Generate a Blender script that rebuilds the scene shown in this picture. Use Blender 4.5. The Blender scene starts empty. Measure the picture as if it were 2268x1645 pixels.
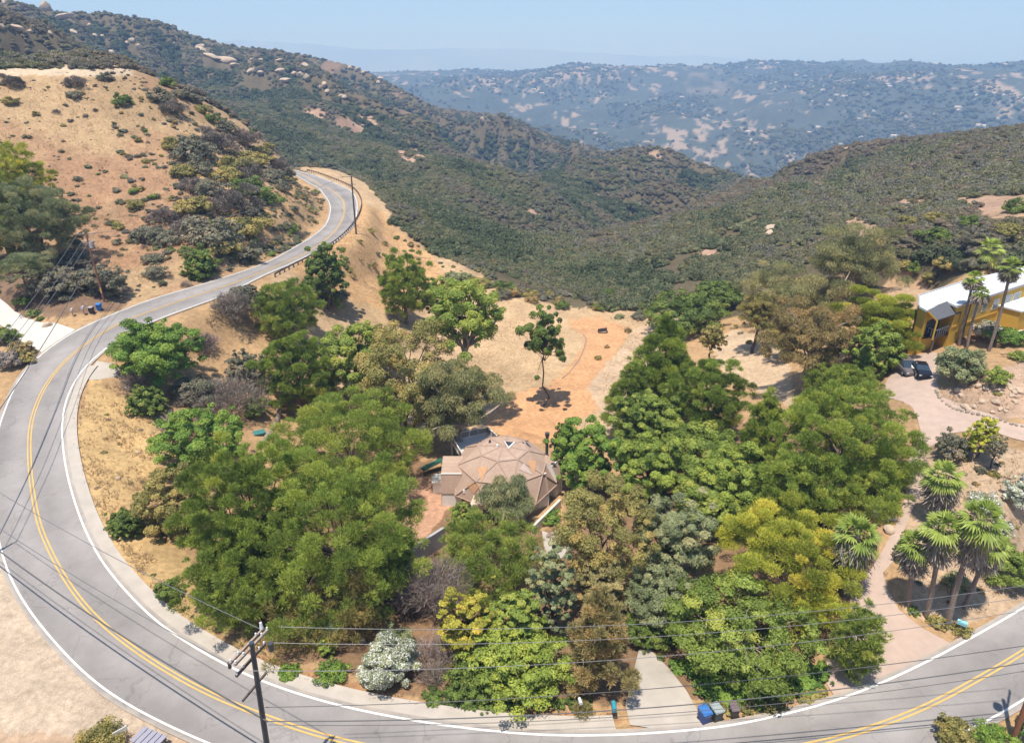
import bpy, bmesh, math, random
import numpy as np
from mathutils import Vector, Matrix
from mathutils.geometry import delaunay_2d_cdt

# ------------------------------------------------------------------ camera, sky, sun
SC = bpy.context.scene
COL = SC.collection
F, TH, HC = 1533.0, math.radians(24.3), 44.0
CT, ST = math.cos(TH), math.sin(TH)
cam_d = bpy.data.cameras.new("camera")
cam_d.sensor_width = 36.0
cam_d.lens = F / 2268.0 * 36.0
cam_d.clip_start = 0.5
cam_d.clip_end = 60000
cam = bpy.data.objects.new("camera", cam_d)
cam.location = (0, 0, HC)
cam.rotation_euler = (math.radians(90) - TH, 0, 0)
COL.objects.link(cam)
SC.camera = cam

SHX, SHY = 0.14, 0.24                                   # shadow shift per metre of height
SUN_EL = math.atan(1.0 / math.hypot(SHX, SHY))
SUN_AZ = math.atan2(-SHX, -SHY)                         # compass direction of the sun, from +Y
W = bpy.data.worlds.new("World"); SC.world = W; W.use_nodes = True
nt = W.node_tree; bg = nt.nodes["Background"]
sky = nt.nodes.new("ShaderNodeTexSky"); sky.sky_type = 'NISHITA'; sky.sun_disc = False
sky.sun_elevation = SUN_EL; sky.sun_rotation = SUN_AZ; sky.altitude = 600
sky.air_density = 1.0; sky.dust_density = 0.6; sky.ozone_density = 3.0
nt.links.new(sky.outputs[0], bg.inputs[0]); bg.inputs[1].default_value = 0.12
sd = bpy.data.lights.new("sun", 'SUN'); sd.energy = 5.0; sd.angle = math.radians(0.55); sd.color = (1.0, 0.955, 0.89)
sun = bpy.data.objects.new("sun", sd); COL.objects.link(sun)
sun.rotation_euler = Vector((-SHX, -SHY, 1.0)).normalized().to_track_quat('Z', 'Y').to_euler()
SC.view_settings.view_transform = 'Standard'; SC.view_settings.look = 'None'
SC.view_settings.exposure = 0.42; SC.view_settings.gamma = 1.0
cy = SC.cycles
cy.max_bounces = 6; cy.diffuse_bounces = 3; cy.glossy_bounces = 2; cy.transmission_bounces = 4
cy.transparent_max_bounces = 8; cy.volume_bounces = 1
cy.use_denoising = True
cy.sample_clamp_indirect = 4.0

# ------------------------------------------------------------------ helpers
rng = np.random.default_rng(7)
random.seed(7)

def rays(px, py):
    a = (np.asarray(px, float) - 1134.0) / F
    b = -(np.asarray(py, float) - 822.5) / F
    return a, CT + b * ST, -ST + b * CT

def at_z(px, py, z):
    dx, dy, dz = rays(px, py)
    t = (z - HC) / dz
    return np.array([dx * t, dy * t, z])

def at_r(px, py, r):
    dx, dy, dz = rays(px, py)
    t = r / math.hypot(dx, dy)
    return np.array([dx * t, dy * t, HC + dz * t])

def proj(x, y, z):
    dz = z - HC
    d = y * CT - dz * ST
    v = y * ST + dz * CT
    d = np.where(d < 0.5, 0.5, d)
    return 1134 + F * x / d, 822.5 - F * v / d

def tag(o, label=None, cat=None, group=None, kind=None):
    if label: o['label'] = label
    if cat: o['category'] = cat
    if group: o['group'] = group
    if kind: o['kind'] = kind
    return o

def empty(name, loc, rz=0.0, label=None, cat=None, group=None):
    o = bpy.data.objects.new(name, None); COL.objects.link(o)
    o.location = loc; o.rotation_euler = (0, 0, rz); o.empty_display_size = 0.3
    return tag(o, label, cat, group)

def fast_mesh(name, V, Fc, mats, mi=None, attr=None, smooth=False):
    """V (n,3), Fc (m,k) with k = 3 or 4, numpy"""
    V = np.asarray(V, np.float32); Fc = np.asarray(Fc, np.int32)
    me = bpy.data.meshes.new(name)
    me.vertices.add(len(V)); me.vertices.foreach_set("co", V.ravel())
    k = Fc.shape[1]
    me.loops.add(Fc.size); me.loops.foreach_set("vertex_index", Fc.ravel())
    me.polygons.add(len(Fc))
    me.polygons.foreach_set("loop_start", np.arange(0, Fc.size, k, dtype=np.int32))
    for m in (mats if isinstance(mats, (list, tuple)) else [mats]): me.materials.append(m)
    if mi is not None: me.polygons.foreach_set("material_index", np.asarray(mi, np.int32))
    me.polygons.foreach_set("use_smooth", np.full(len(Fc), smooth, bool))
    me.update(calc_edges=True)
    if attr is not None:
        for an, (typ, dom, data) in attr.items():
            a = me.attributes.new(an, typ, dom)
            a.data.foreach_set("color" if 'COLOR' in typ else "value", np.asarray(data, np.float32).ravel())
    return me

def link(name, me, parent=None, loc=None, rot=None, scale=None):
    o = bpy.data.objects.new(name, me); COL.objects.link(o)
    if parent is not None: o.parent = parent
    if loc is not None: o.location = loc
    if rot is not None: o.rotation_euler = rot
    if scale is not None: o.scale = scale
    return o

# value noise, numpy
def _hash(ix, iy, s):
    h = (ix.astype(np.int64) * 374761393 + iy.astype(np.int64) * 668265263 + s * 1442695041) & 0xffffffff
    h = ((h ^ (h >> 13)) * 1274126177) & 0xffffffff
    h = h ^ (h >> 16)
    return (h & 0xffff) / 65535.0
def vnoise(x, y, s=0):
    x = np.asarray(x, float); y = np.asarray(y, float)
    ix = np.floor(x); iy = np.floor(y); fx = x - ix; fy = y - iy
    fx = fx * fx * (3 - 2 * fx); fy = fy * fy * (3 - 2 * fy)
    a = _hash(ix, iy, s); b = _hash(ix + 1, iy, s); c = _hash(ix, iy + 1, s); d = _hash(ix + 1, iy + 1, s)
    return (a * (1 - fx) + b * fx) * (1 - fy) + (c * (1 - fx) + d * fx) * fy
def fbm(x, y, o=4, s=0, g=0.5):
    t = 0; a = 1.0; n = 0
    for i in range(o):
        t = t + a * vnoise(x * 2 ** i, y * 2 ** i, s + i * 17); n += a; a *= g
    return t / n
def ridged(x, y, o=4, s=0):
    t = 0; a = 1.0; n = 0
    for i in range(o):
        t = t + a * (1 - np.abs(2 * vnoise(x * 2 ** i, y * 2 ** i, s + i * 31) - 1)) ** 1.5; n += a; a *= .5
    return t / n

def inpoly(px, py, poly):
    px = np.asarray(px); py = np.asarray(py)
    r = np.zeros(px.shape, bool); n = len(poly)
    for i in range(n):
        x1, y1 = poly[i]; x2, y2 = poly[(i + 1) % n]
        if y1 == y2: continue
        c = ((y1 > py) != (y2 > py)) & (px < (x2 - x1) * (py - y1) / (y2 - y1) + x1)
        r ^= c
    return r

# ------------------------------------------------------------------ materials
def _nodes(name):
    m = bpy.data.materials.new(name); m.use_nodes = True
    nt = m.node_tree; b = nt.nodes["Principled BSDF"]
    return m, nt, b
def N(nt, t, **kw):
    n = nt.nodes.new(t)
    for k, v in kw.items():
        if k.startswith('i_'):
            n.inputs[int(k[2:]) if k[2:].isdigit() else k[2:].replace('_', ' ')].default_value = v
        else: setattr(n, k, v)
    return n
def simple(name, col, rough=0.8, metal=0.0, var=0.12, scale=3.0, bump=0.0, spec=0.3, emis=None):
    m, nt, b = _nodes(name)
    b.inputs['Roughness'].default_value = rough; b.inputs['Metallic'].default_value = metal
    b.inputs['Specular IOR Level'].default_value = spec
    tc = N(nt, 'ShaderNodeTexCoord'); nz = N(nt, 'ShaderNodeTexNoise', i_Scale=scale, i_Detail=5.0)
    nt.links.new(tc.outputs['Object'], nz.inputs['Vector'])
    mr = N(nt, 'ShaderNodeMapRange'); mr.inputs[3].default_value = 1 - var * 2; mr.inputs[4].default_value = 1 + var * 2
    nt.links.new(nz.outputs['Fac'], mr.inputs[0])
    mx = N(nt, 'ShaderNodeMix', data_type='RGBA', blend_type='MULTIPLY'); mx.inputs[0].default_value = 1
    mx.inputs[6].default_value = (*col, 1)
    nt.links.new(mr.outputs[0], mx.inputs[7]); nt.links.new(mx.outputs[2], b.inputs['Base Color'])
    if bump:
        bp = N(nt, 'ShaderNodeBump', i_Strength=bump); nt.links.new(nz.outputs['Fac'], bp.inputs['Height'])
        nt.links.new(bp.outputs[0], b.inputs['Normal'])
    return m

def attr_mat(name, rough=0.95, scales=((0.35, 0.25), (2.6, 0.35)), bump=0.5):
    """colour comes from the mesh's 'Col' attribute, broken up by several octaves of noise in metres"""
    m, nt, b = _nodes(name)
    b.inputs['Roughness'].default_value = rough; b.inputs['Specular IOR Level'].default_value = 0.15
    at = N(nt, 'ShaderNodeAttribute', attribute_name='Col')
    tc = N(nt, 'ShaderNodeTexCoord'); last = at.outputs['Color']; hs = None
    for sc, am in scales:
        nz = N(nt, 'ShaderNodeTexNoise', i_Scale=sc, i_Detail=6.0, i_Roughness=0.65)
        nt.links.new(tc.outputs['Object'], nz.inputs['Vector'])
        mr = N(nt, 'ShaderNodeMapRange'); mr.inputs[1].default_value = .25; mr.inputs[2].default_value = .75
        mr.inputs[3].default_value = 1 - am; mr.inputs[4].default_value = 1 + am
        nt.links.new(nz.outputs['Fac'], mr.inputs[0])
        mx = N(nt, 'ShaderNodeMix', data_type='RGBA', blend_type='MULTIPLY'); mx.inputs[0].default_value = 1
        nt.links.new(last, mx.inputs[6]); nt.links.new(mr.outputs[0], mx.inputs[7]); last = mx.outputs[2]; hs = nz
    nt.links.new(last, b.inputs['Base Color'])
    bp = N(nt, 'ShaderNodeBump', i_Strength=bump, i_Distance=0.25); nt.links.new(hs.outputs['Fac'], bp.inputs['Height'])
    nt.links.new(bp.outputs[0], b.inputs['Normal'])
    return m

# ------------------------------------------------------------------ road lines (read off as pixel + height)
Y_PX = [(640,379,6),(665,386,6),(690,398,6),(713,413,6),(725,417,6),(743,428,6),(758,443,6),(763,462,6),(759,484,6),(743,511,6.2),(716,536,6.5),(677,561,7),
 (627,584,7.5),(560,611,8),(501,634,8),(387,671,8),(274,713,8),(214,746,7.7),(160,786,7),(124,823,6.3),(100,857,5.6),(80,900,4.8),
 (67,947,4),(65,997,3.2),(67,1043,2.5),(75,1106,1.8),(88,1166,1.2),(114,1226,.8),(147,1286,.5),(194,1349,.3),(260,1410,.1),(354,1476,0),
 (461,1536,0),(568,1580,0),(668,1617,0),(756,1641,0),(900,1670,0),(1100,1694,0),(1300,1701,0),(1500,1692,0),(1680,1668,0),(1829,1643,0),(1946,1607,0),
 (2063,1560,0),(2180,1496,0),(2268,1443,0),(2400,1357,0),(2560,1240,0),(2750,1110,0)]
IN_PX = [(642,374),(662,380),(691,387),(716,396),(752,411),(779,425),(790,446),(790,470),(784,496),(761,521),(734,541),(680,568),(650,582),(560,622),(491,656),(374,698),(287,736),(247,763),(204,796),(174,833),
 (150,870),(140,910),(137,960),(142,1017),(157,1084),(187,1172),(227,1246),(284,1316),(361,1389),(468,1456),(568,1506),(735,1560),
 (923,1598),(1090,1621),(1257,1631),(1424,1626),(1612,1610),(1746,1580),(1846,1556),(1946,1516),(2046,1470),(2146,1416),(2268,1346),(2400,1262),(2560,1155),(2750,1030)]
OUT_PX = [(640,383),(660,391),(688,408),(707,418),(720,435),(729,448),(732,466),(723,496),(698,520),(644,554),(591,582),(521,608),(434,635),(334,664),(244,700),(167,735),(94,783),(60,816),(30,866),(10,910),
 (-3,950),(-15,1000),(-22,1075),(-14,1150),(0,1209),(20,1276),(60,1346),(107,1406),(167,1473),(240,1536),(334,1590),(457,1645),(600,1698),
 (900,1755),(1300,1782),(1700,1750),(1890,1715),(2020,1678),(2147,1617),(2213,1583),(2330,1510),(2500,1400),(2750,1240)]

def densify(P, step):
    P = np.asarray(P, float); n = len(P)
    out = []
    Q = np.vstack([2 * P[0] - P[1], P, 2 * P[-1] - P[-2]])
    for i in range(n - 1):
        p0, p1, p2, p3 = Q[i], Q[i + 1], Q[i + 2], Q[i + 3]
        m = max(1, int(np.linalg.norm(p2 - p1) / step))
        for k in range(m):
            t = k / m
            out.append(0.5 * ((2 * p1) + (-p0 + p2) * t + (2 * p0 - 5 * p1 + 4 * p2 - p3) * t * t + (-p0 + 3 * p1 - 3 * p2 + p3) * t ** 3))
    out.append(P[-1])
    return np.array(out)
def smooth_line(P, it=6):
    P = P.copy()
    for _ in range(it):
        P[1:-1] = .25 * P[:-2] + .5 * P[1:-1] + .25 * P[2:]
    return P
YW = densify(np.array([at_z(a, b, z) for a, b, z in Y_PX]), 0.8)
YW = smooth_line(YW, 8)
def edge_world(px):
    out = []
    for a, b in px:
        z = 3.0
        for _ in range(8):
            p = at_z(a, b, z)
            z = YW[np.argmin((YW[:, 0] - p[0]) ** 2 + (YW[:, 1] - p[1]) ** 2), 2]
        out.append(at_z(a, b, z))
    return smooth_line(densify(np.array(out), 0.8), 8)
INW, OUTW = edge_world(IN_PX), edge_world(OUT_PX)

def zroad(P):
    """height of the road surface at P, from the closest point of the centre line"""
    P = np.atleast_2d(P); _, i = nearest(P[:, :2], YW); out = np.full(len(P), 1e9); z = np.zeros(len(P))
    for a, b in ((np.clip(i - 1, 0, len(YW) - 2), 0), (np.clip(i, 0, len(YW) - 2), 0)):
        A_, B_ = YW[a], YW[a + 1]; d = (B_ - A_)[:, :2]
        t = np.clip(((P[:, :2] - A_[:, :2]) * d).sum(1) / ((d * d).sum(1) + 1e-9), 0, 1)
        q = A_ + (B_ - A_) * t[:, None]; dd = np.hypot(*(q[:, :2] - P[:, :2]).T); m = dd < out
        out = np.where(m, dd, out); z = np.where(m, q[:, 2], z)
    return z
def pair(line, edge):
    """nearest point of edge for every point of line, kept monotone"""
    out = []; j = 0
    for p in line:
        lo, hi = max(0, j - 5), min(len(edge), j + 40)
        d = ((edge[lo:hi, :2] - p[:2]) ** 2).sum(1); j = lo + int(np.argmin(d)); out.append(edge[j])
    return np.array(out)
def nearest(P, L, chunk=20000):
    """distance and index of nearest vertex of L for each P (xy)"""
    d = np.empty(len(P)); ix = np.empty(len(P), int)
    for i in range(0, len(P), chunk):
        D = ((P[i:i + chunk, None, 0] - L[None, :, 0]) ** 2 + (P[i:i + chunk, None, 1] - L[None, :, 1]) ** 2)
        k = D.argmin(1); ix[i:i + chunk] = k; d[i:i + chunk] = np.sqrt(D[np.arange(len(k)), k])
    return d, ix

# ------------------------------------------------------------------ terrain control points
C = []
def cz(*pts):
    for a, b, z in pts: C.append(at_z(a, b, z))
def cr(*pts):
    for a, b, r in pts: C.append(at_r(a, b, r))
def cw(*pts):
    for a, r, z in pts:
        az = math.atan2((a - 1134) / F, CT); C.append(np.array([r * math.sin(az), r * math.cos(az), z]))
for L in (YW, INW, OUTW):
    for p in L[::14]: C.append(p)
# inside of the bend, gardens and yards
cz((180,900,4),(250,1000,1.5),(300,1150,.5),(420,1330,0),(700,1500,-.3),(1000,1580,-.3),(1300,1600,0),(1500,1560,0),(1700,1540,0),(1900,1500,0),
   (300,770,6),(400,720,6.5),(540,670,6.8),(620,640,7),(700,600,6),(350,950,2),(450,1000,0),(600,1000,-3),(600,900,-2.5),(550,1150,-3),(500,800,2),(650,750,1),(750,700,0),
   (800,900,-5),(900,1050,-6),(960,1110,-6),(1100,1120,-6),(1230,1100,-6),(1000,1020,-6.5),(1100,960,-7.5),(1228,865,-8.5),(1300,800,-9),(1340,735,-9.5),(1430,705,-11),
   (1180,760,-8.5),(1130,690,-8),(960,700,-6),(850,620,-3),(760,540,3),(800,500,3.5),(850,500,.5),(900,560,-3),(1000,640,-7),(1250,690,-9.5),
   (1290,930,-8),(1400,900,-8),(1500,800,-8),(1600,780,-6),(1650,840,-5),(1500,1000,-5),(1700,1000,-3),(1800,1100,-1),(1600,1200,-3),(1400,1200,-4),(1250,1250,-4),(1100,1250,-4),(900,1250,-4),
   (1440,1440,-1),(1480,1520,0),(1650,1440,-1),(1850,1380,.5),(600,1350,-2),(800,1400,-2.5),
   (1660,690,-6),(1700,740,-4),(1800,850,0),(1900,880,2),
   (2060,1420,.3),(1960,1330,.8),(1950,1250,1.6),(1990,1150,2.6),(2040,1050,3.8),(2060,980,4.6),(2010,900,5.2),(2000,830,5.5),(2100,900,5.5),(2200,950,6),(2268,960,6.3),(2400,980,7),
   (2100,1300,1.5),(2180,1200,3),(2100,1100,4),(2200,1050,5.5),(2268,1150,5),(2268,1300,2),(2130,1350,.8),(2180,1000,6),(2200,860,8),(2268,850,8.3),(2150,790,7),(2060,790,6),(2100,760,6.3),(2250,790,7.4),
   (2350,700,8),(2350,780,8),(2268,620,8),(2100,620,5),(1980,640,1),(2020,700,4),(1900,720,0),(1800,700,-3))
# west bank: concrete drive and brown hill
cz((120,730,8),(60,690,8.5),(0,680,9),(-80,640,9.5),(30,820,6.5),(0,870,5.2),(-60,900,5),(-150,1000,4),(-60,1100,2.3),(-40,1250,.8),(60,1450,.1),(200,1620,0),(0,1500,.2),(0,1645,0),(-200,1400,1),(400,1720,0),(1200,1900,0),(1900,1800,0),
   (100,690,9),(160,700,8.6),(250,680,9),(350,640,10),(450,610,10),(560,570,10))
cr((0,600,150),(60,640,128),(200,600,140),(0,520,165),(200,500,162),(400,520,152),(560,540,140),(650,510,158),(700,470,178),
   (0,400,185),(200,400,183),(400,420,172),(550,440,170),(640,440,182),(690,420,205),
   (0,280,205),(200,280,205),(350,300,200),(480,340,196),(580,400,196),(640,400,215),
   (0,190,222),(200,190,222),(330,210,220),(430,240,222),(520,300,222),(600,370,225),
   (0,162,232),(150,162,232),(290,164,233),(0,150,262),(150,150,262),(280,152,258),(-150,150,240),(-150,300,205),(-150,500,170),
   (354,176,235),(430,212,238),(521,262,240),(618,335,238),(650,368,238))
cw((0,290,44),(150,290,43),(290,285,38),(0,330,30),(150,330,28),(290,310,22),(400,290,0),(500,280,-6),(600,275,-12),(655,262,-4),(0,420,10),(200,420,0),(350,400,-15),(500,380,-22),(620,350,-25))
# slope between road and canyon
cr((870,470,205),(900,520,190),(1000,600,165),(1130,640,158),(830,430,240),(860,420,270),(780,400,260),(740,380,290))
cr((900,440,290),(1000,480,260),(1050,540,225),(1150,580,200),(1270,620,185),(1400,640,180),(1330,670,160))
# canyon bottom
cr((1640,408,690),(1560,436,590),(1450,476,500),(1350,500,440),(1250,512,380),(1150,508,340),(1060,480,330),(1000,440,350))
cw((1640,520,-92),(1550,440,-84),(1450,390,-76),(1350,350,-68),(1250,320,-60))
# right bank
cr((1500,640,172),(1600,600,180),(1400,560,215),(1500,535,225),(1600,500,250),(1700,510,225),(1850,520,190),(1720,450,290),(1680,410,360),(1640,424,335),(1560,452,300),(1450,489,270),(1350,513,255),(1250,530,250),
   (1700,392,470),(1760,360,440),(1860,322,410),(1950,310,390),(2060,298,370),(2268,276,350),(2450,255,340),(1900,400,300),(2100,380,270),(2268,360,260),
   (2000,470,205),(2150,450,200),(2268,440,195),(2450,420,190),(1880,600,150),(2000,560,160),(2150,540,155),(2268,540,150),(2450,560,140),(1980,640,140),(1720,600,165))
cw((1860,500,-45),(2060,480,-30),(2268,450,-12),(2500,450,0),(1700,620,-105),(2000,700,-120),(2268,700,-100))
# left mountain
cr((1640,398,640),(1560,362,690),(1500,342,700),(1440,325,720),(1380,328,740),(1340,335,760),(1250,365,640),(1400,400,560),(1500,440,480),(1300,430,500),(1200,450,430),(1100,430,430),(1550,420,640),(1450,450,560),(1000,400,440),
   (900,380,450),(800,370,420),(720,350,420),(650,290,520),(560,240,580),(900,300,640),(1000,300,800),(1050,330,640),(1150,355,620),(1250,310,900),(1310,319,1000),(1240,300,1020),(1150,266,1060),(1110,252,1080),(1040,244,1100),(960,228,1130),
   (860,182,1180),(760,140,1220),(600,106,1200),(450,80,1120),(350,46,1060),(240,52,1080),(190,30,980),(145,22,900),(60,8,850),(0,0,830),(-200,-40,800),
   (800,230,820),(700,190,850),(600,200,720),(500,170,760),(400,150,700),(300,110,700),(150,100,560),(0,80,560),(400,200,560),(-200,60,560),(700,260,620),(1100,300,860))
cr((480,230,470),(350,165,480),(200,135,450),(0,128,430))
cw((0,1100,95),(200,1300,40),(400,1500,20),(600,1600,-60),(760,1650,-120),(960,1500,-190),(1110,1450,-220),(1310,1400,-260),(1440,1150,-220),(1560,1000,-180),(1700,1000,-220),(1900,1000,-200),(2268,1100,-200),(1340,900,-130),(1250,1300,-180))
# far blue hills and the plain beyond
cr((1690,382,1750),(1400,330,1900),(1200,290,2100),(1000,235,2400),(1800,345,1850),(2000,290,2050),(2268,270,2150),(1600,300,2050),(1500,250,2400),(1750,215,2700),(2090,188,2750),(2200,215,2500),(1950,240,2350),
   (1300,230,2600),(1100,200,2900),(950,175,3300),(1350,180,3000),(1550,170,3100),(1900,170,3200),(2268,180,3000),(2450,250,2200),(2450,170,3100),
   (860,156,4100),(950,153,4000),(1100,150,3900),(1250,151,3850),(1400,146,3800),(1500,143,3800),(1580,142,3750),(1700,142,3800),(1850,146,3800),(2000,146,3800),(2130,142,3750),(2268,146,3800),(2450,146,3900))
cw((1134,5200,-260),(600,5200,-260),(1700,5200,-260),(2268,5200,-260),(0,4000,-200),(0,6500,-330),(600,6500,-340),(1134,6500,-340),(1700,6500,-340),(2268,6500,-340),
   (0,7600,-330),(1134,7600,-330),(2268,7600,-330),
   (0,9200,100),(300,9200,100),(450,9200,120),(520,9200,150),(620,9200,230),(760,9200,215),(900,9200,160),(1020,9200,150),(1150,9200,135),(1300,9200,70),(1500,9200,50),(1800,9200,5),(2268,9200,10),
   (620,10800,-150),(1134,10800,-150),(1800,10800,-150))
C = np.array(C)
def logpolar(x, y):
    r = np.hypot(x, y); return np.arctan2(x, y), np.log(r)
cu, cv = logpolar(C[:, 0], C[:, 1])
# keep the controls apart
keep = []
for i in range(len(C)):
    if all((cu[i] - cu[j]) ** 2 + (cv[i] - cv[j]) ** 2 > 0.012 ** 2 for j in keep): keep.append(i)
C = C[keep]; cu = cu[keep]; cv = cv[keep]
# interpolate height as seen: height difference from the camera divided by range is gentle for near and far alike
def g_of(z, lv): return (z - HC) / np.exp(lv)
cg = g_of(C[:, 2], cv)
K = np.sqrt((cu[:, None] - cu[None]) ** 2 + (cv[:, None] - cv[None]) ** 2 + 0.02 ** 2)
n = len(C); A = np.zeros((n + 3, n + 3)); A[:n, :n] = K - np.eye(n) * 0.002
A[:n, n] = 1; A[:n, n + 1] = cu; A[:n, n + 2] = cv; A[n:, :n] = A[:n, n:].T
wts = np.linalg.solve(A, np.concatenate([cg, [0, 0, 0]]))
def base_height(x, y):
    u, v = logpolar(x, y); sh = u.shape; u = u.ravel(); v = v.ravel(); out = np.empty(len(u))
    vv = np.clip(v, math.log(22), math.log(11000)); uu = np.clip(u, -1.15, 1.15)
    for i in range(0, len(u), 20000):
        a = uu[i:i + 20000, None] - cu[None]; b = vv[i:i + 20000, None] - cv[None]
        out[i:i + 20000] = np.sqrt(a * a + b * b + 0.0004) @ wts[:n] + wts[n] + wts[n + 1] * uu[i:i + 20000] + wts[n + 2] * vv[i:i + 20000]
    z = HC + out * np.exp(vv)
    return z.reshape(sh)

AZ = np.concatenate([np.radians(np.arange(-180, -54, 4.0)), np.radians(np.arange(-54, 54.01, 0.19)), np.radians(np.arange(58, 181, 4.0))])
LR = np.arange(math.log(11), math.log(11400), 0.0062)
UU, VV = np.meshgrid(AZ, LR, indexing='ij')
GX, GY = np.exp(VV) * np.sin(UU), np.exp(VV) * np.cos(UU)
GZ = base_height(GX, GY)
RR = np.exp(VV)
# gullies and spurs, growing with distance
sm = lambda a, b, x: (lambda t: t * t * (3 - 2 * t))(np.clip((x - a) / (b - a), 0, 1))
m1 = sm(230, 500, RR) * (1 - sm(1250, 1500, RR))
def zm(a, m): return a - a[m > .3].mean()
GZ += m1 * (zm(ridged(GY / 190 + .4 * GX / 190, GX / 300, 4, 3), m1) * 95 * np.clip(RR / 800, .2, 1) + zm(ridged(GX / 70, GY / 90, 3, 4), m1) * 14 * np.clip(RR / 700, .3, 1) + (fbm(GX / 26, GY / 40, 3, 9) - .5) * 5)
# the skyline of the near mountains, checked against where the crests stand
SKY_PX = [(-300,-20),(0,2),(60,12),(100,22),(150,32),(180,28),(270,34),(350,49),(380,59),(450,86),(520,104),(600,111),(680,124),(760,141),(800,154),(860,184),(960,236),(1020,247),(1110,254),(1150,269),(1230,304),(1310,324),(1345,336),
          (1400,328),(1450,327),(1490,336),(1560,366),(1620,384),(1660,394),(1690,398),(1712,394),(1760,364),(1800,345),(1860,329),(1900,322),(2000,309),(2100,302),(2268,284),(2600,262)]
SKP = np.array(SKY_PX, float)
for it in range(5):
    band = (RR[0] > 60) & (RR[0] < 1500)
    px_, py_ = proj(GX[:, band], GY[:, band], GZ[:, band]); j = py_.argmin(1); ii = np.arange(len(AZ))
    rj = RR[0][band][j]; pj = px_[ii, j]; yj = py_[ii, j]; want = np.interp(pj, SKP[:, 0], SKP[:, 1])
    front = (np.abs(AZ) < .9) & (rj > 300)
    dz_ = np.where(front, -(want - yj) / F * rj * 1.05, 0)
    k_ = np.exp(-np.linspace(-2, 2, 9) ** 2); dz_ = np.convolve(dz_, k_ / k_.sum(), 'same')
    GZ += dz_[:, None] * np.exp(-((np.log(RR) - np.log(rj)[:, None]) / .28) ** 2) * sm(230, 330, RR)
m2 = sm(1350, 1700, RR) * (1 - sm(4300, 5200, RR))
GZ += m2 * ((ridged(GX / 620 + 5, GY / 800, 5, 40) - .55) * 120 * (1 - .5 * sm(2900, 3700, RR)) + (ridged(GX / 170, GY / 200, 4, 70) - .5) * 34 * (1 - .5 * sm(2900, 3700, RR)))
m3 = sm(7500, 8700, RR)
GZ += m3 * (ridged(GX / 1700, GY / 1700, 4, 90) - .5) * 90
m0 = (1 - sm(260, 420, RR))
GZ += m0 * ((fbm(GX / 9, GY / 9, 4, 5) - .5) * 1.5 + (fbm(GX / 2.2, GY / 2.2, 2, 6) - .5) * 0.25)
# the road bed is level with its lines
near_mask = (RR < 420) & (np.abs(UU) < 1.3)
PX_near = np.stack([GX[near_mask], GY[near_mask]], 1)
dY, iY = nearest(PX_near, YW[::2]); dI, iI = nearest(PX_near, INW[::2]); dO, iO = nearest(PX_near, OUTW[::2])
pI, pO = pair(YW, INW), pair(YW, OUTW)
hwI = np.hypot(*(pI - YW)[:, :2].T)[::2]; hwO = np.hypot(*(pO - YW)[:, :2].T)[::2]
half = np.maximum(hwI, hwO)[iY] + 0.2
edge_d = np.minimum(np.minimum(dI, dO), np.abs(dY - half)); inside = dY < half - .6
edge_d = np.where(inside, 0, edge_d)
zr = zroad(PX_near)
fl = 1 - sm(1.2, 7.0, edge_d)
zz = GZ[near_mask]; GZ[near_mask] = zz * (1 - fl) + zr * fl - np.where(edge_d < 1.0, .06, 0) * 1.0

def flatten(poly_px, zfun, soft=3.0, rmax=260):
    """level a plot given by its corner pixels"""
    P = np.array([at_z(a, b, zfun(a, b)) for a, b in poly_px])
    m = (RR < rmax) & (np.abs(UU) < 1.2)
    x, y = GX[m], GY[m]
    ins = inpoly(x, y, [tuple(p[:2]) for p in P])
    D = densify(np.vstack([P, P[:1]]), 1.0)
    d, _ = nearest(np.stack([x, y], 1), D); d[ins] = 0
    f = 1 - sm(0, soft, d); px, py = proj(x, y, GZ[m])
    z = GZ[m]; zt = zfun(px, py)
    GZ[m] = z * (1 - f) + zt * f
HOUSE_Z = -6.0
flatten([(960,1010),(1000,960),(1100,945),(1215,985),(1250,1030),(1240,1120),(1180,1160),(1050,1160),(960,1120)], lambda a, b: HOUSE_Z + 0 * np.asarray(a), 3)

def hz(x, y):
    """terrain height, bilinear on the grid"""
    u = math.atan2(x, y); v = math.log(max(math.hypot(x, y), 11.01))
    i = int(np.searchsorted(AZ, u)) - 1; i = min(max(i, 0), len(AZ) - 2)
    a = (u - AZ[i]) / (AZ[i + 1] - AZ[i]); t = (v - LR[0]) / (LR[1] - LR[0]); j = min(max(int(t), 0), len(LR) - 2); b = t - j
    return (GZ[i, j] * (1 - a) + GZ[i + 1, j] * a) * (1 - b) + (GZ[i, j + 1] * (1 - a) + GZ[i + 1, j + 1] * a) * b
def hz_v(x, y):
    u = np.arctan2(x, y); v = np.log(np.maximum(np.hypot(x, y), 11.01))
    i = np.clip(np.searchsorted(AZ, u) - 1, 0, len(AZ) - 2); a = (u - AZ[i]) / (AZ[i + 1] - AZ[i])
    t = (v - LR[0]) / (LR[1] - LR[0]); j = np.clip(t.astype(int), 0, len(LR) - 2); b = t - j
    return (GZ[i, j] * (1 - a) + GZ[i + 1, j] * a) * (1 - b) + (GZ[i, j + 1] * (1 - a) + GZ[i + 1, j + 1] * a) * b
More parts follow.
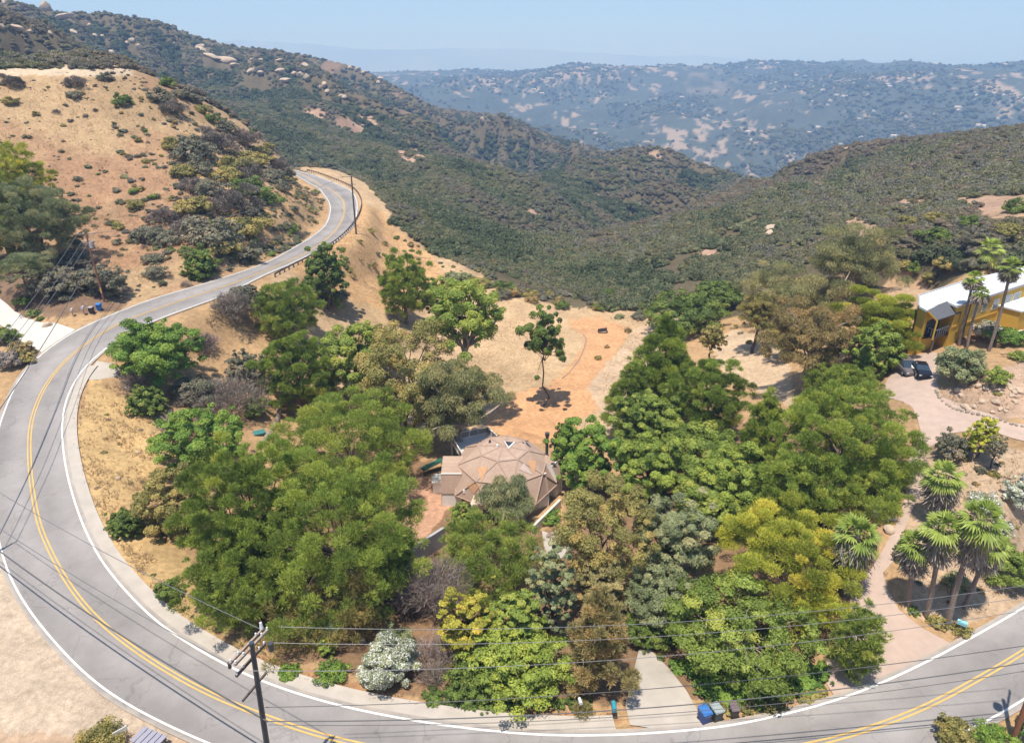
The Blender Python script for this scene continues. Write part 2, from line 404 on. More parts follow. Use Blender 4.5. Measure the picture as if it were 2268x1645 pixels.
def hit(px, py, up=0.0):
    """first point of the pixel's ray that is `up` metres above the ground"""
    dx, dy, dz = [float(q) for q in rays(px, py)]
    hn = math.hypot(dx, dy); r = 12.0; last = r
    while r < 20000:
        t = r / hn; x, y, z = dx * t, dy * t, HC + dz * t
        if z - up <= hz(x, y):
            lo, hi = last, r
            for _ in range(18):
                mid = .5 * (lo + hi); t = mid / hn
                if HC + dz * t - up <= hz(dx * t, dy * t): hi = mid
                else: lo = mid
            t = hi / hn; return np.array([dx * t, dy * t, HC + dz * t])
        last = r; r *= 1.006
    return None
# ------------------------------------------------------------------ ground colours (surface colours by plot, some shade and haze painted in)
PXG, PYG = proj(GX, GY, GZ)
DRY = (0.43, 0.275, 0.145); SOIL = (0.42, 0.285, 0.16); PALE = (0.56, 0.45, 0.33); CHAP = (0.125, 0.10, 0.06)
ORANGE = (0.55, 0.305, 0.155); TAN = (0.47, 0.325, 0.19); RUST = (0.31, 0.17, 0.10); LITTER = (0.20, 0.12, 0.07)
col = np.empty(GZ.shape + (3,)); col[:] = CHAP
JX = (fbm(GX / 5, GY / 5, 3, 21) - .5) * 2 + (vnoise(GX / .5, GY / .5, 23) - .5) * 1.6
JY = (fbm(GX / 5, GY / 5, 3, 22) - .5) * 2 + (vnoise(GX / .5, GY / .5, 24) - .5) * 1.6
def paint(poly, c, rlo=0, rhi=1e9, jit=6.0, f=1.0):
    jx = JX * jit; jy = JY * jit
    m = inpoly(PXG + jx, PYG + jy, poly) & (RR > rlo) & (RR < rhi)
    col[m] = col[m] * (1 - f) + np.array(c) * f
    return m
nearall = (RR < 150)
col[nearall] = DRY
paint([(-2000,700),(230,690),(480,620),(640,560),(735,500),(735,430),(660,385),(600,330),(520,250),(430,200),(360,165),(290,135),(-2000,130)], SOIL, 90, 300)
er = sm(.52, .62, ridged(GX / 16 + GZ / 20, GY / 16, 4, 33)) * inpoly(PXG, PYG, [(-2000,700),(230,690),(480,620),(640,560),(735,500),(735,430),(660,385),(600,330),(520,250),(430,200),(360,165),(290,165),(-2000,165)]) * (RR > 90) * (RR < 300)
col = col * (1 - .55 * er[..., None]) + np.array((0.33, 0.185, 0.11)) * .55 * er[..., None]
mh = paint([(-400,330),(100,300),(300,360),(420,430),(420,560),(200,620),(-400,650)], RUST, 90, 230, 18, .45)
paint([(-2000,165),(290,168),(300,130),(-2000,125)], PALE, 200, 330, 3, .8)
paint([(560,440),(660,390),(735,440),(735,510),(560,600),(500,560)], DRY, 120, 280, 8)
paint([(600,600),(700,530),(750,490),(760,440),(740,410),(690,385),(655,370),(640,360),(730,368),(812,402),(858,450),(870,490),(960,560),(1060,600),(1140,655),(1270,680),(1460,690),(1500,720),(1500,1000),(1300,1010),(900,1000),(600,800)], TAN, 90, 300, 5)
paint([(640,600),(720,530),(760,490),(780,440),(850,470),(870,500),(960,570),(1000,640),(900,700),(700,640)], (0.50,0.31,0.155), 90, 300, 5)
paint([(1020,690),(1200,690),(1300,740),(1310,800),(1240,850),(1100,870),(1000,850)], (0.50,0.345,0.20), 60, 200, 8)
paint([(1085,905),(1120,875),(1200,858),(1235,835),(1285,775),(1298,745),(1262,728),(1265,706),(1330,700),(1395,728),(1380,760),(1345,800),(1318,850),(1338,895),(1290,925),(1270,965),(1225,990),(1120,965),(1070,940)], ORANGE, 60, 200, 6)
paint([(1300,860),(1400,740),(1440,700),(1470,740),(1440,850),(1400,900),(1350,960)], (0.50,0.36,0.24), 60, 200, 6)
paint([(1570,760),(1620,730),(1740,750),(1760,900),(1700,880),(1600,820)], (0.52,0.38,0.25), 60, 250, 5)
paint([(1940,640),(2010,600),(2060,640),(2060,700),(1940,690)], (0.47,0.32,0.20), 60, 250, 6)
paint([(1850,470),(1960,500),(1930,560),(1860,520)], (0.42,0.28,0.19), 100, 320, 10, .7)
paint([(2150,440),(2268,430),(2400,440),(2400,490),(2200,490)], (0.44,0.29,0.19), 100, 320, 12, .8)
for q in ([(200,830),(360,930),(350,1020),(340,1100),(230,1200),(170,1000)], [(230,1200),(330,1120),(440,1260),(480,1420),(330,1340)]):
    paint(q, (0.52, 0.35, 0.165), 0, 200, 8)
paint([(330,1340),(480,1420),(700,1490),(950,1560),(1380,1585),(1380,1600),(950,1590),(560,1500),(400,1400)], (0.38,0.20,0.10), 0, 200, 8, .8)
paint([(-600,1160),(-30,1150),(0,1225),(60,1360),(170,1490),(330,1600),(460,1660),(600,1800),(-600,1900)], (0.50,0.39,0.29), 0, 120, 7)
paint([(-200,1625),(300,1625),(420,1640),(500,1720),(-200,1760)], (0.47,0.31,0.20), 0, 120, 9, .7)
paint([(500,1200),(900,1000),(1200,1180),(1500,950),(1950,900),(1950,1400),(1500,1560),(1000,1560),(600,1450)], LITTER, 0, 150, 16, .75)
paint([(900,1060),(985,1060),(1010,1110),(940,1190),(880,1190)], (0.50,0.29,0.19), 0, 150, 4)
paint([(-60,560),(200,560),(290,640),(270,690),(120,700),(-60,680)], (0.17,0.11,0.075), 60, 220, 8, .8)  # bank darkened: shade beneath the pines put into the ground colour
paint([(2080,860),(2268,800),(2400,800),(2400,930),(2200,930),(2090,910)], (0.45,0.31,0.22), 60, 220, 5)
paint([(2030,990),(2268,990),(2400,1000),(2400,1330),(2268,1340),(2100,1400),(2000,1350),(2010,1150)], (0.46,0.33,0.22), 0, 220, 5)
OPEN = [(790,275,34),(905,345,26),(862,408,20),(1040,552,16),(1228,606,10),(1180,470,14),(1330,430,12),(1020,480,14),(1700,545,14),(2020,456,30),(2175,448,34),(1890,486,26),(1990,520,16),(1560,560,16),(1400,600,10),(700,255,22),(1150,590,12),(1820,430,10),(2080,410,12),(1450,345,14)]
for a_, b_, r_ in OPEN:
    q_ = ((PXG - a_) / (r_ * 1.5) + JX * .35) ** 2 + ((PYG - b_) / (r_ * .62) + JY * .35) ** 2
    m_ = (q_ < 1) & (RR > 120) & (RR < 1400); col[m_] = np.array((0.40, 0.26, 0.18)) * (.8 + .4 * fbm(GX[m_] / 6, GY[m_] / 6, 3, 14))[:, None]
# far hills: dark scrub with pale graded ground and green gardens
far = sm(1300, 1600, RR)
fn = fbm(GX / 300, GY / 420, 4, 55); fn2 = fbm(GX / 60, GY / 120, 4, 56)
hillc = np.array((0.065, 0.075, 0.058))[None, None] * (0.75 + .6 * fbm(GX / 90, GY / 90, 4, 58)[..., None])
pale = sm(.59, .62, fn * .32 + fn2 * .28 + fbm(GX / 20, GY / 42, 3, 57) * .4) * (1 - sm(4200, 4600, RR))
pale2 = sm(.70, .76, fbm(GX / 150, GY / 700, 3, 77)) * (1 - sm(4200, 4600, RR)) * .35 * sm(.45, .55, fn2)
pc = np.array((0.31, 0.235, 0.175))
hillc = hillc * (1 - np.maximum(pale, pale2)[..., None]) + pc * np.maximum(pale, pale2)[..., None]
col = col * (1 - far[..., None]) + hillc * far[..., None]
pl = sm(4600, 5600, RR)[..., None]
col = col * (1 - pl) + (np.array((0.26, 0.26, 0.25)) * (.8 + .5 * fbm(GX / 500, GY / 900, 4, 99)[..., None])) * pl  # plain and farthest range paled, extra haze painted into their colour
# bare patches on the near mountain
mt = sm(300, 420, RR) * (1 - far)
bp_ = sm(.66, .74, fbm(GX / 55, GY / 80, 4, 61)) * mt * .75 * (PXG < 1350)
col = col * (1 - bp_[..., None]) + np.array((0.24, 0.15, 0.10)) * bp_[..., None]
gr = sm(.58, .7, fbm(GX / 24, GY / 24, 4, 13)) * (RR < 240)
col = col * (1 - .18 * gr[..., None])
M_GROUND = attr_mat("ground_soil", scales=((0.25, .22), (1.7, .30), (9.0, .22)), bump=.6)
nA, nR = GZ.shape
idx = np.arange(nA * nR).reshape(nA, nR)
FQ = np.stack([idx[:-1, :-1], idx[1:, :-1], idx[1:, 1:], idx[:-1, 1:]], -1).reshape(-1, 4)
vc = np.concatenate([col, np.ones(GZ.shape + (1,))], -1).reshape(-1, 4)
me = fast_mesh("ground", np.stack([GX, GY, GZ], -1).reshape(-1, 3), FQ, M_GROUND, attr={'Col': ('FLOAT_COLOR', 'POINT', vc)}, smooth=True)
tag(link("ground", me), kind='structure')

# ------------------------------------------------------------------ road, markings, kerb, drives
def asphalt():
    m, nt, b = _nodes("asphalt")
    b.inputs['Roughness'].default_value = .9; b.inputs['Specular IOR Level'].default_value = .2
    tc = N(nt, 'ShaderNodeTexCoord')
    n1 = N(nt, 'ShaderNodeTexNoise', i_Scale=.12, i_Detail=4.0); n2 = N(nt, 'ShaderNodeTexNoise', i_Scale=14.0, i_Detail=4.0)
    n3 = N(nt, 'ShaderNodeTexVoronoi', feature='DISTANCE_TO_EDGE', i_Scale=.14)
    nd = N(nt, 'ShaderNodeTexNoise', i_Scale=.5, i_Detail=4.0)
    ad = N(nt, 'ShaderNodeVectorMath', operation='MULTIPLY_ADD'); ad.inputs[1].default_value = (4, 4, 0)
    for q in (n1, n2, nd): nt.links.new(tc.outputs['Object'], q.inputs['Vector'])
    nt.links.new(nd.outputs['Color'], ad.inputs[0]); nt.links.new(tc.outputs['Object'], ad.inputs[2]); nt.links.new(ad.outputs[0], n3.inputs['Vector'])
    cr_ = N(nt, 'ShaderNodeValToRGB'); cr_.color_ramp.elements[0].position = .35; cr_.color_ramp.elements[1].position = .65
    cr_.color_ramp.elements[0].color = (.245, .225, .215, 1); cr_.color_ramp.elements[1].color = (.305, .28, .268, 1)
    nt.links.new(n1.outputs['Fac'], cr_.inputs[0])
    mr = N(nt, 'ShaderNodeMapRange'); mr.inputs[3].default_value = .85; mr.inputs[4].default_value = 1.15; nt.links.new(n2.outputs['Fac'], mr.inputs[0])
    mx = N(nt, 'ShaderNodeMix', data_type='RGBA', blend_type='MULTIPLY'); mx.inputs[0].default_value = 1
    nt.links.new(cr_.outputs[0], mx.inputs[6]); nt.links.new(mr.outputs[0], mx.inputs[7])
    mc = N(nt, 'ShaderNodeMapRange'); mc.inputs[1].default_value = 0; mc.inputs[2].default_value = .010; mc.inputs[3].default_value = .80; mc.inputs[4].default_value = 1
    nt.links.new(n3.outputs['Distance'], mc.inputs[0])
    m2 = N(nt, 'ShaderNodeMix', data_type='RGBA', blend_type='MULTIPLY'); m2.inputs[0].default_value = 1
    nt.links.new(mx.outputs[2], m2.inputs[6]); nt.links.new(mc.outputs[0], m2.inputs[7])
    # tyre tracks: lanes are stored as the mesh's own across-the-road value
    at = N(nt, 'ShaderNodeAttribute', attribute_name='across')
    wv = N(nt, 'ShaderNodeMath', operation='SINE'); ml = N(nt, 'ShaderNodeMath', operation='MULTIPLY'); ml.inputs[1].default_value = 12.566
    nt.links.new(at.outputs['Fac'], ml.inputs[0]); nt.links.new(ml.outputs[0], wv.inputs[0])
    mt_ = N(nt, 'ShaderNodeMapRange'); mt_.inputs[1].default_value = -1; mt_.inputs[3].default_value = .91; mt_.inputs[4].default_value = 1.07
    nt.links.new(wv.outputs[0], mt_.inputs[0])
    m3 = N(nt, 'ShaderNodeMix', data_type='RGBA', blend_type='MULTIPLY'); m3.inputs[0].default_value = 1
    nt.links.new(m2.outputs[2], m3.inputs[6]); nt.links.new(mt_.outputs[0], m3.inputs[7])
    ed = N(nt, 'ShaderNodeMath', operation='SUBTRACT'); ed.inputs[1].default_value = .5; nt.links.new(at.outputs['Fac'], ed.inputs[0])
    ea = N(nt, 'ShaderNodeMath', operation='ABSOLUTE'); nt.links.new(ed.outputs[0], ea.inputs[0])
    nn = N(nt, 'ShaderNodeTexNoise', i_Scale=.9, i_Detail=6.0); nt.links.new(tc.outputs['Object'], nn.inputs['Vector'])
    es = N(nt, 'ShaderNodeMath', operation='MULTIPLY_ADD'); es.inputs[1].default_value = .16; nt.links.new(nn.outputs['Fac'], es.inputs[0]); nt.links.new(ea.outputs[0], es.inputs[2])
    em = N(nt, 'ShaderNodeMapRange'); em.inputs[1].default_value = .50; em.inputs[2].default_value = .60; em.inputs[3].default_value = 0; em.inputs[4].default_value = .75; nt.links.new(es.outputs[0], em.inputs[0])
    m4 = N(nt, 'ShaderNodeMix', data_type='RGBA'); m4.inputs[7].default_value = (.45, .385, .32, 1); nt.links.new(em.outputs[0], m4.inputs[0]); nt.links.new(m3.outputs[2], m4.inputs[6])
    n5 = N(nt, 'ShaderNodeTexNoise', i_Scale=.35, i_Detail=8.0, i_Roughness=.75); nt.links.new(tc.outputs['Object'], n5.inputs['Vector'])
    r5 = N(nt, 'ShaderNodeMapRange'); r5.inputs[1].default_value = .3; r5.inputs[2].default_value = .7; r5.inputs[3].default_value = .86; r5.inputs[4].default_value = 1.1; nt.links.new(n5.outputs['Fac'], r5.inputs[0])
    m5 = N(nt, 'ShaderNodeMix', data_type='RGBA', blend_type='MULTIPLY'); m5.inputs[0].default_value = 1; nt.links.new(m4.outputs[2], m5.inputs[6]); nt.links.new(r5.outputs[0], m5.inputs[7])
    nt.links.new(m5.outputs[2], b.inputs['Base Color'])
    bp = N(nt, 'ShaderNodeBump', i_Strength=.25, i_Distance=.02); nt.links.new(n2.outputs['Fac'], bp.inputs['Height']); nt.links.new(bp.outputs[0], b.inputs['Normal'])
    return m
M_ASPH = asphalt()
M_WHITE = simple("road_paint_white", (.74, .72, .68), .7, var=.1, scale=2)
M_YELLOW = simple("road_paint_yellow", (.62, .39, .12), .7, var=.12, scale=2)
M_CONC = simple("concrete", (.43, .38, .33), .9, var=.10, scale=.8, bump=.1)
M_CONC2 = simple("pale_concrete", (.56, .51, .455), .9, var=.07, scale=.5, bump=.1)
M_PINK = simple("decomposed_granite", (.44, .33, .27), .95, var=.10, scale=.9, bump=.3)

def strip(name, A, B, mat, dz, nx=1, kind='structure', across=False, parent=None, flat=True):
    """sheet between two paired lines"""
    n = len(A); V = []; ac = []
    for k in range(nx + 1):
        t = k / nx; P = A * (1 - t) + B * t; P = P.copy(); P[:, 2] = (zroad(P) if flat else P[:, 2]) + dz
        V.append(P); ac.append(np.full(n, t))
    V = np.concatenate(V); I = np.arange((nx + 1) * n).reshape(nx + 1, n)
    Fq = np.stack([I[:-1, :-1], I[1:, :-1], I[1:, 1:], I[:-1, 1:]], -1).reshape(-1, 4)
    if np.cross(V[Fq[0, 1]] - V[Fq[0, 0]], V[Fq[0, 3]] - V[Fq[0, 0]])[2] < 0: Fq = Fq[:, ::-1]
    me = fast_mesh(name, V, Fq, mat, attr={'across': ('FLOAT', 'POINT', np.concatenate(ac))} if across else None, smooth=True)
    o = link(name, me, parent)
    if parent is None: tag(o, kind=kind)
    return o
def side_dir(L):
    T = np.gradient(L[:, :2], axis=0); T /= np.linalg.norm(T, axis=1)[:, None] + 1e-9
    return np.stack([-T[:, 1], T[:, 0], np.zeros(len(L))], 1)
def to_ends(L, X, out):
    """push the line away from the road centre X by out metres"""
    d = L - X; d[:, 2] = 0; d /= np.linalg.norm(d, axis=1)[:, None] + 1e-9
    return L + d * out
pI, pO = smooth_line(pair(YW, INW), 10), smooth_line(pair(YW, OUTW), 10)
pI[:, 2] = YW[:, 2]; pO[:, 2] = YW[:, 2]
strip("road", to_ends(pI, YW, .45), to_ends(pO, YW, .45), M_ASPH, 0.06, 10, across=True)
def stripe(name, L, w, off, mat, dz, s=0, e=None):
    L = L[s:e]; D = side_dir(L)
    return strip(name, L + D * (off - w / 2), L + D * (off + w / 2), mat, dz)
stripe("white_edge_line", pI, .17, 0, M_WHITE, .085)
stripe("white_edge_line", pO, .15, 0, M_WHITE, .085)
stripe("yellow_centre_line", YW, .13, -.15, M_YELLOW, .085)
stripe("yellow_centre_line", YW, .13, .15, M_YELLOW, .085)
# the concrete gutter and kerb along the inside of the bend
i0 = int(np.argmin(np.hypot(*(proj(*pI.T) - np.array([[190], [806]]))))); i1 = int(np.argmin(np.hypot(*(proj(*pI.T) - np.array([[1400], [1627]])))))
kA = to_ends(pI, YW, .42)[i0:i1]; kB = to_ends(pI, YW, 1.35)[i0:i1]; kC = to_ends(pI, YW, 1.55)[i0:i1]
strip("gutter", kA, kB, M_CONC, .069, 2)
up = kC.copy(); up[:, 2] += .11; kB2 = kB.copy()
kB2[:, 2] = zroad(kB2); up[:, 2] = zroad(up) + .11
o = strip("kerb", kB2, up, M_CONC, .07, 1, flat=False)

def drape(name, poly_px, mat, dz=.05, step=.7, z=None, up_kind='structure', subdiv=2.0):
    """paved plot: outline pixels laid on the terrain, triangulated with inner points"""
    P = np.array([hit(a, b) if z is None else at_z(a, b, z) for a, b in poly_px])
    P = densify(np.vstack([P, P[:1]]), subdiv)[:-1]
    poly = [tuple(p[:2]) for p in P]
    x0, y0 = P[:, :2].min(0); x1, y1 = P[:, :2].max(0)
    xs, ys = np.meshgrid(np.arange(x0, x1, step), np.arange(y0, y1, step)); xs = xs.ravel(); ys = ys.ravel()
    m = inpoly(xs, ys, poly); d, _ = nearest(np.stack([xs[m], ys[m]], 1), P); q = np.stack([xs[m], ys[m]], 1)[d > step * .4]
    co = [Vector(p) for p in poly] + [Vector(p) for p in q.tolist()]
    nb = len(poly)
    r = delaunay_2d_cdt(co, [(i, (i + 1) % nb) for i in range(nb)], [], 2, 1e-4) if False else delaunay_2d_cdt(co, [], [list(range(nb))], 1, 1e-4)
    V = np.array([(v.x, v.y, 0) for v in r[0]]); Fc = np.array([f for f in r[2] if len(f) == 3])
    V[:, 2] = hz_v(V[:, 0], V[:, 1]) + dz
    c = V[Fc].mean(1); ok = inpoly(c[:, 0], c[:, 1], poly); Fc = Fc[ok]
    n = np.cross(V[Fc[:, 1]] - V[Fc[:, 0]], V[Fc[:, 2]] - V[Fc[:, 0]])[:, 2]; Fc[n < 0] = Fc[n < 0][:, ::-1]
    me = fast_mesh(name, V, Fc, mat, smooth=True)
    o = link(name, me); tag(o, kind=up_kind); return o
drape("concrete_driveway", [(167,731),(130,718),(90,715),(60,706),(30,688),(0,662),(-60,640),(-60,700),(0,720),(40,752),(75,772),(95,782)], M_CONC2, .09)
drape("concrete_driveway", [(1395,1606),(1385,1560),(1400,1500),(1415,1440),(1440,1440),(1480,1480),(1520,1530),(1545,1575),(1560,1602),(1470,1618)], M_CONC, .10)
drape("gravel_driveway", [(2105,1425),(2040,1390),(1990,1350),(1968,1310),(1955,1270),(1990,1230),(2000,1180),(2020,1130),(2045,1080),(2040,1030),(2060,990),(2110,960),(2180,950),(2300,985),(2300,945),(2230,935),(2150,905),(2085,880),(2075,850),(2085,800),(2070,780),(2010,790),(1960,850),(1950,875),(2000,890),(2030,920),(2040,960),(2010,1020),(2005,1100),(1985,1160),(1960,1210),(1930,1260),(1885,1320),(1875,1380),(1845,1450),(1825,1505),(1850,1546),(1960,1507)], M_PINK, .07)
drape("driveway_apron", [(215,800),(265,812),(262,835),(215,842),(192,842)], M_CONC, .08)
drape("garden_path", [(1200,1175),(1240,1190),(1265,1215),(1240,1240),(1215,1235),(1205,1210)], M_CONC, .06)
drape("dirt_track", [(1480,690),(1560,700),(1500,712),(1440,702)], simple("pale_dirt", (.5, .36, .25), .95), .05)
# ------------------------------------------------------------------ plants
def leaf_mat(name, dark, light, rough=.55, trans=.3):
    m = bpy.data.materials.new(name); m.use_nodes = True; nt = m.node_tree
    b = nt.nodes["Principled BSDF"]; out = nt.nodes["Material Output"]
    b.inputs['Roughness'].default_value = rough; b.inputs['Specular IOR Level'].default_value = .25
    at = N(nt, 'ShaderNodeAttribute', attribute_name='v'); oi = N(nt, 'ShaderNodeObjectInfo')
    ad = N(nt, 'ShaderNodeMath', operation='MULTIPLY_ADD'); ad.inputs[1].default_value = .25
    nt.links.new(oi.outputs['Random'], ad.inputs[0]); nt.links.new(at.outputs['Fac'], ad.inputs[2])
    cr_ = N(nt, 'ShaderNodeValToRGB'); e_ = cr_.color_ramp.elements; e_[0].position = 0; e_[0].color = (*dark, 1); e_[1].position = .78; e_[1].color = (*light, 1)
    q_ = e_.new(1.0); q_.color = (min(light[0] * 1.35, .9), light[1] * 1.12, light[2] * 1.1, 1)
    mx = N(nt, 'ShaderNodeHueSaturation'); mx.inputs['Saturation'].default_value = .94; nt.links.new(cr_.outputs[0], mx.inputs['Color'])
    nt.links.new(ad.outputs[0], cr_.inputs[0]); nt.links.new(mx.outputs[0], b.inputs['Base Color'])
    tr = N(nt, 'ShaderNodeBsdfTranslucent'); ms = N(nt, 'ShaderNodeMixShader'); ms.inputs[0].default_value = trans
    nt.links.new(mx.outputs[0], tr.inputs['Color']); nt.links.new(b.outputs[0], ms.inputs[1]); nt.links.new(tr.outputs[0], ms.inputs[2])
    nt.links.new(ms.outputs[0], out.inputs['Surface'])
    return m
LM = dict(
    pine=leaf_mat("pine_needles", (0.075, 0.115, 0.016), (0.33, 0.43, 0.055)),
    deep=leaf_mat("dark_leaves", (0.045, 0.075, 0.015), (0.19, 0.27, 0.045)),
    lime=leaf_mat("yellow_green_needles", (0.14, 0.17, 0.014), (0.52, 0.55, 0.05)),
    fresh=leaf_mat("fresh_green_leaves", (0.095, 0.145, 0.018), (0.31, 0.40, 0.06)),
    bright=leaf_mat("bright_green_leaves", (0.055, 0.115, 0.018), (0.22, 0.36, 0.045)),
    olive=leaf_mat("olive_leaves", (0.115, 0.11, 0.028), (0.38, 0.34, 0.095)),
    euca=leaf_mat("eucalyptus_leaves", (0.1, 0.11, 0.04), (0.37, 0.37, 0.15)),
    bronze=leaf_mat("bronze_leaves", (0.14, 0.11, 0.035), (0.40, 0.31, 0.115)),
    tan=leaf_mat("golden_needles", (0.13, 0.12, 0.04), (0.41, 0.35, 0.135)),
    yellow=leaf_mat("yellow_leaves", (0.19, 0.185, 0.018), (0.52, 0.48, 0.05)),
    grey=leaf_mat("grey_green_leaves", (0.085, 0.088, 0.05), (0.26, 0.25, 0.16)),
    twig=leaf_mat("dry_twigs", (.13, .105, .09), (.33, .27, .24), trans=.1),
    purple=leaf_mat("purplish_scrub", (.12, .105, .08), (.30, .255, .205), trans=.1),
    sage=leaf_mat("sage_leaves", (0.095, 0.12, 0.045), (0.34, 0.38, 0.18)),
    flower=leaf_mat("white_flowers", (.55, .55, .48), (.85, .85, .80), trans=.35),
    pinkf=leaf_mat("pale_pink_flowers", (.60, .42, .36), (.80, .66, .58), trans=.35),
    frond=leaf_mat("palm_frond", (.08, .15, .015), (.42, .50, .08), rough=.45, trans=.25),
    skirt=leaf_mat("dead_fronds", (.20, .165, .13), (.38, .32, .26), trans=.1),
)
M_BARK = simple("bark", (.16, .115, .085), .95, var=.25, scale=4, bump=.5)
M_PBARK = simple("pale_bark", (.40, .33, .27), .9, var=.25, scale=4, bump=.4)
M_DBARK = simple("dark_bark", (.085, .06, .048), .95, var=.25, scale=4, bump=.5)
M_PALMT = simple("palm_trunk", (.24, .19, .16), .95, var=.3, scale=7, bump=.6)

def unit(v): return v / (np.linalg.norm(v, axis=-1, keepdims=True) + 1e-9)
def leaf_quads(R, P, Nm, size, asp, jit=.35):
    """diamond leaves at P with normals about Nm"""
    n = len(P); r = unit(R.normal(size=(n, 3))); nn = unit(Nm + r * jit * 2)
    t = unit(np.cross(nn, unit(R.normal(size=(n, 3))))); b = np.cross(nn, t)
    s = (size * (0.6 + .8 * R.random(n)))[:, None]
    V = np.stack([P - t * s, P + b * s * asp, P + t * s, P - b * s * asp], 1).reshape(-1, 3)
    return V, np.arange(4 * n).reshape(n, 4)
def needle_tufts(R, P, D, size, w, k=3):
    """k slim triangles (as quads with a narrow tip) fanning from P about direction D"""
    n = len(P); VV = []
    for _ in range(k):
        d = unit(D + R.normal(size=(n, 3)) * .45); s = (size * (.6 + .8 * R.random(n)))[:, None]
        t = unit(np.cross(d, R.normal(size=(n, 3)))) * w
        VV.append(np.stack([P - t * .5, P + t * .5, P + d * s + t * .25, P + d * s - t * .25], 1))
    V = np.concatenate(VV, 0).reshape(-1, 3)
    return V, np.arange(len(V)).reshape(-1, 4)
def clumps_ellipsoid(R, n, lo=-.45, rough=.22, inner=.25, kind='round'):
    i = np.arange(n) + .5; z = 1 - (1 - lo) * i / n; ph = i * 2.39996 + R.random() * 6
    s = np.sqrt(np.clip(1 - z * z, 0, 1)); d = np.stack([s * np.cos(ph), s * np.sin(ph), z], 1) + R.normal(size=(n, 3)) * .08
    rr = (1 - rough) + R.normal(size=n) * rough * .6
    rr = np.where(R.random(n) < inner, rr * .62, rr)
    a_ = R.random(4) * 6.28; lob = np.sin(2 * ph + a_[0]) * .5 + np.sin(3 * ph + a_[1] + 2.5 * z) * .5 + np.sin(5 * z + a_[2]) * .4
    rr = np.clip(rr * (1 + rough * .55 * lob), .3, 1.16)
    if kind == 'cone': d[:, :2] *= (0.30 + .75 * (1 - (d[:, 2:3] * .5 + .5)))
    if kind == 'flat': d[:, 2] = np.round(d[:, 2] * 2.2) / 2.2 + R.normal(size=n) * .04
    return d * rr[:, None]
def foliage(seed, Rh, Rv, nc=60, cr=.24, nl=8000, ls=.22, kind='round', style='leaf', lo=-.45, rough=.2, asp=.55, cflat=.75, w=.05, inner=.25):
    R = np.random.default_rng(seed)
    Cc = clumps_ellipsoid(R, nc, lo, rough, inner, kind)
    rc = cr * (0.55 + .95 * R.random(nc) ** 1.3)
    if kind == 'cone': rc *= (1.15 - .55 * (Cc[:, 2] * .5 + .5))
    sc = np.array([Rh, Rh, Rv]); m = min(Rh, Rv)
    # keep clumps inside the outline
    Cw = Cc * (1 - cr * .45) * sc
    ci = R.choice(nc, nl, p=rc ** 2 / (rc ** 2).sum())
    d = unit(R.normal(size=(nl, 3))); d[:, 2] = np.abs(d[:, 2]) * np.where(R.random(nl) < .78, 1, -1)
    rad = (R.random(nl) ** .33)
    P = Cw[ci] + d * (rad * rc[ci])[:, None] * np.array([Rh, Rh, (Rh * .6 + Rv * .4) * cflat])
    cv_ = R.random(nc); cv_[R.random(nc) < .05] = 1.5
    v = np.clip(.72 * cv_[ci] + .45 * R.random(nl) - .08, 0, 1)
    out = unit(unit(P / sc) * .35 + d * 1.0 + np.array([0, 0, .25]))
    if style == 'leaf': V, Fq = leaf_quads(R, P, out, ls, asp, .3); vv = np.repeat(v, 4)
    elif style == 'hang':
        dd = unit(np.array([0, 0, -1.]) + d * .4); V, Fq = needle_tufts(R, P, dd, ls * 1.6, w, 2); vv = np.tile(np.repeat(v, 4), 2)
    else:
        k = 3; V, Fq = needle_tufts(R, P, unit(out + np.array([0, 0, .55])), ls, w, k); vv = np.tile(np.repeat(v, 4), k)
    return V, Fq, vv, Cw
def tube(pts, r0, r1, sides=7, jit=0.0, R=None):
    pts = np.asarray(pts, float); n = len(pts); T = np.gradient(pts, axis=0); T = unit(T)
    ref = np.where(np.abs(T[:, 2:3]) > .9, np.array([[1., 0, 0]]), np.array([[0, 0, 1.]]))
    a = unit(np.cross(T, ref)); b = np.cross(T, a); V = []
    for i in range(n):
        r = r0 + (r1 - r0) * i / (n - 1); th = np.arange(sides) * 2 * math.pi / sides
        rr = r * (1 + (R.normal(size=sides) * jit if R is not None else 0))
        V.append(pts[i] + np.outer(np.cos(th) * rr, a[i]) + np.outer(np.sin(th) * rr, b[i]))
    V = np.concatenate(V); Fq = []
    for i in range(n - 1):
        for j in range(sides):
            Fq.append((i * sides + j, i * sides + (j + 1) % sides, (i + 1) * sides + (j + 1) % sides, (i + 1) * sides + j))
    k = (n - 1) * sides
    for j in range(1, sides // 2):  # top cap as quads
        Fq.append((k, k + j * 2 - 1, k + min(j * 2, sides - 1), k + min(j * 2 + 1, sides - 1)))
    return V, np.array(Fq)
def merge(L):
    V = []; Fq = []; o = 0
    for v, f in L: V.append(v); Fq.append(f + o); o += len(v)
    return np.concatenate(V), np.concatenate(Fq)
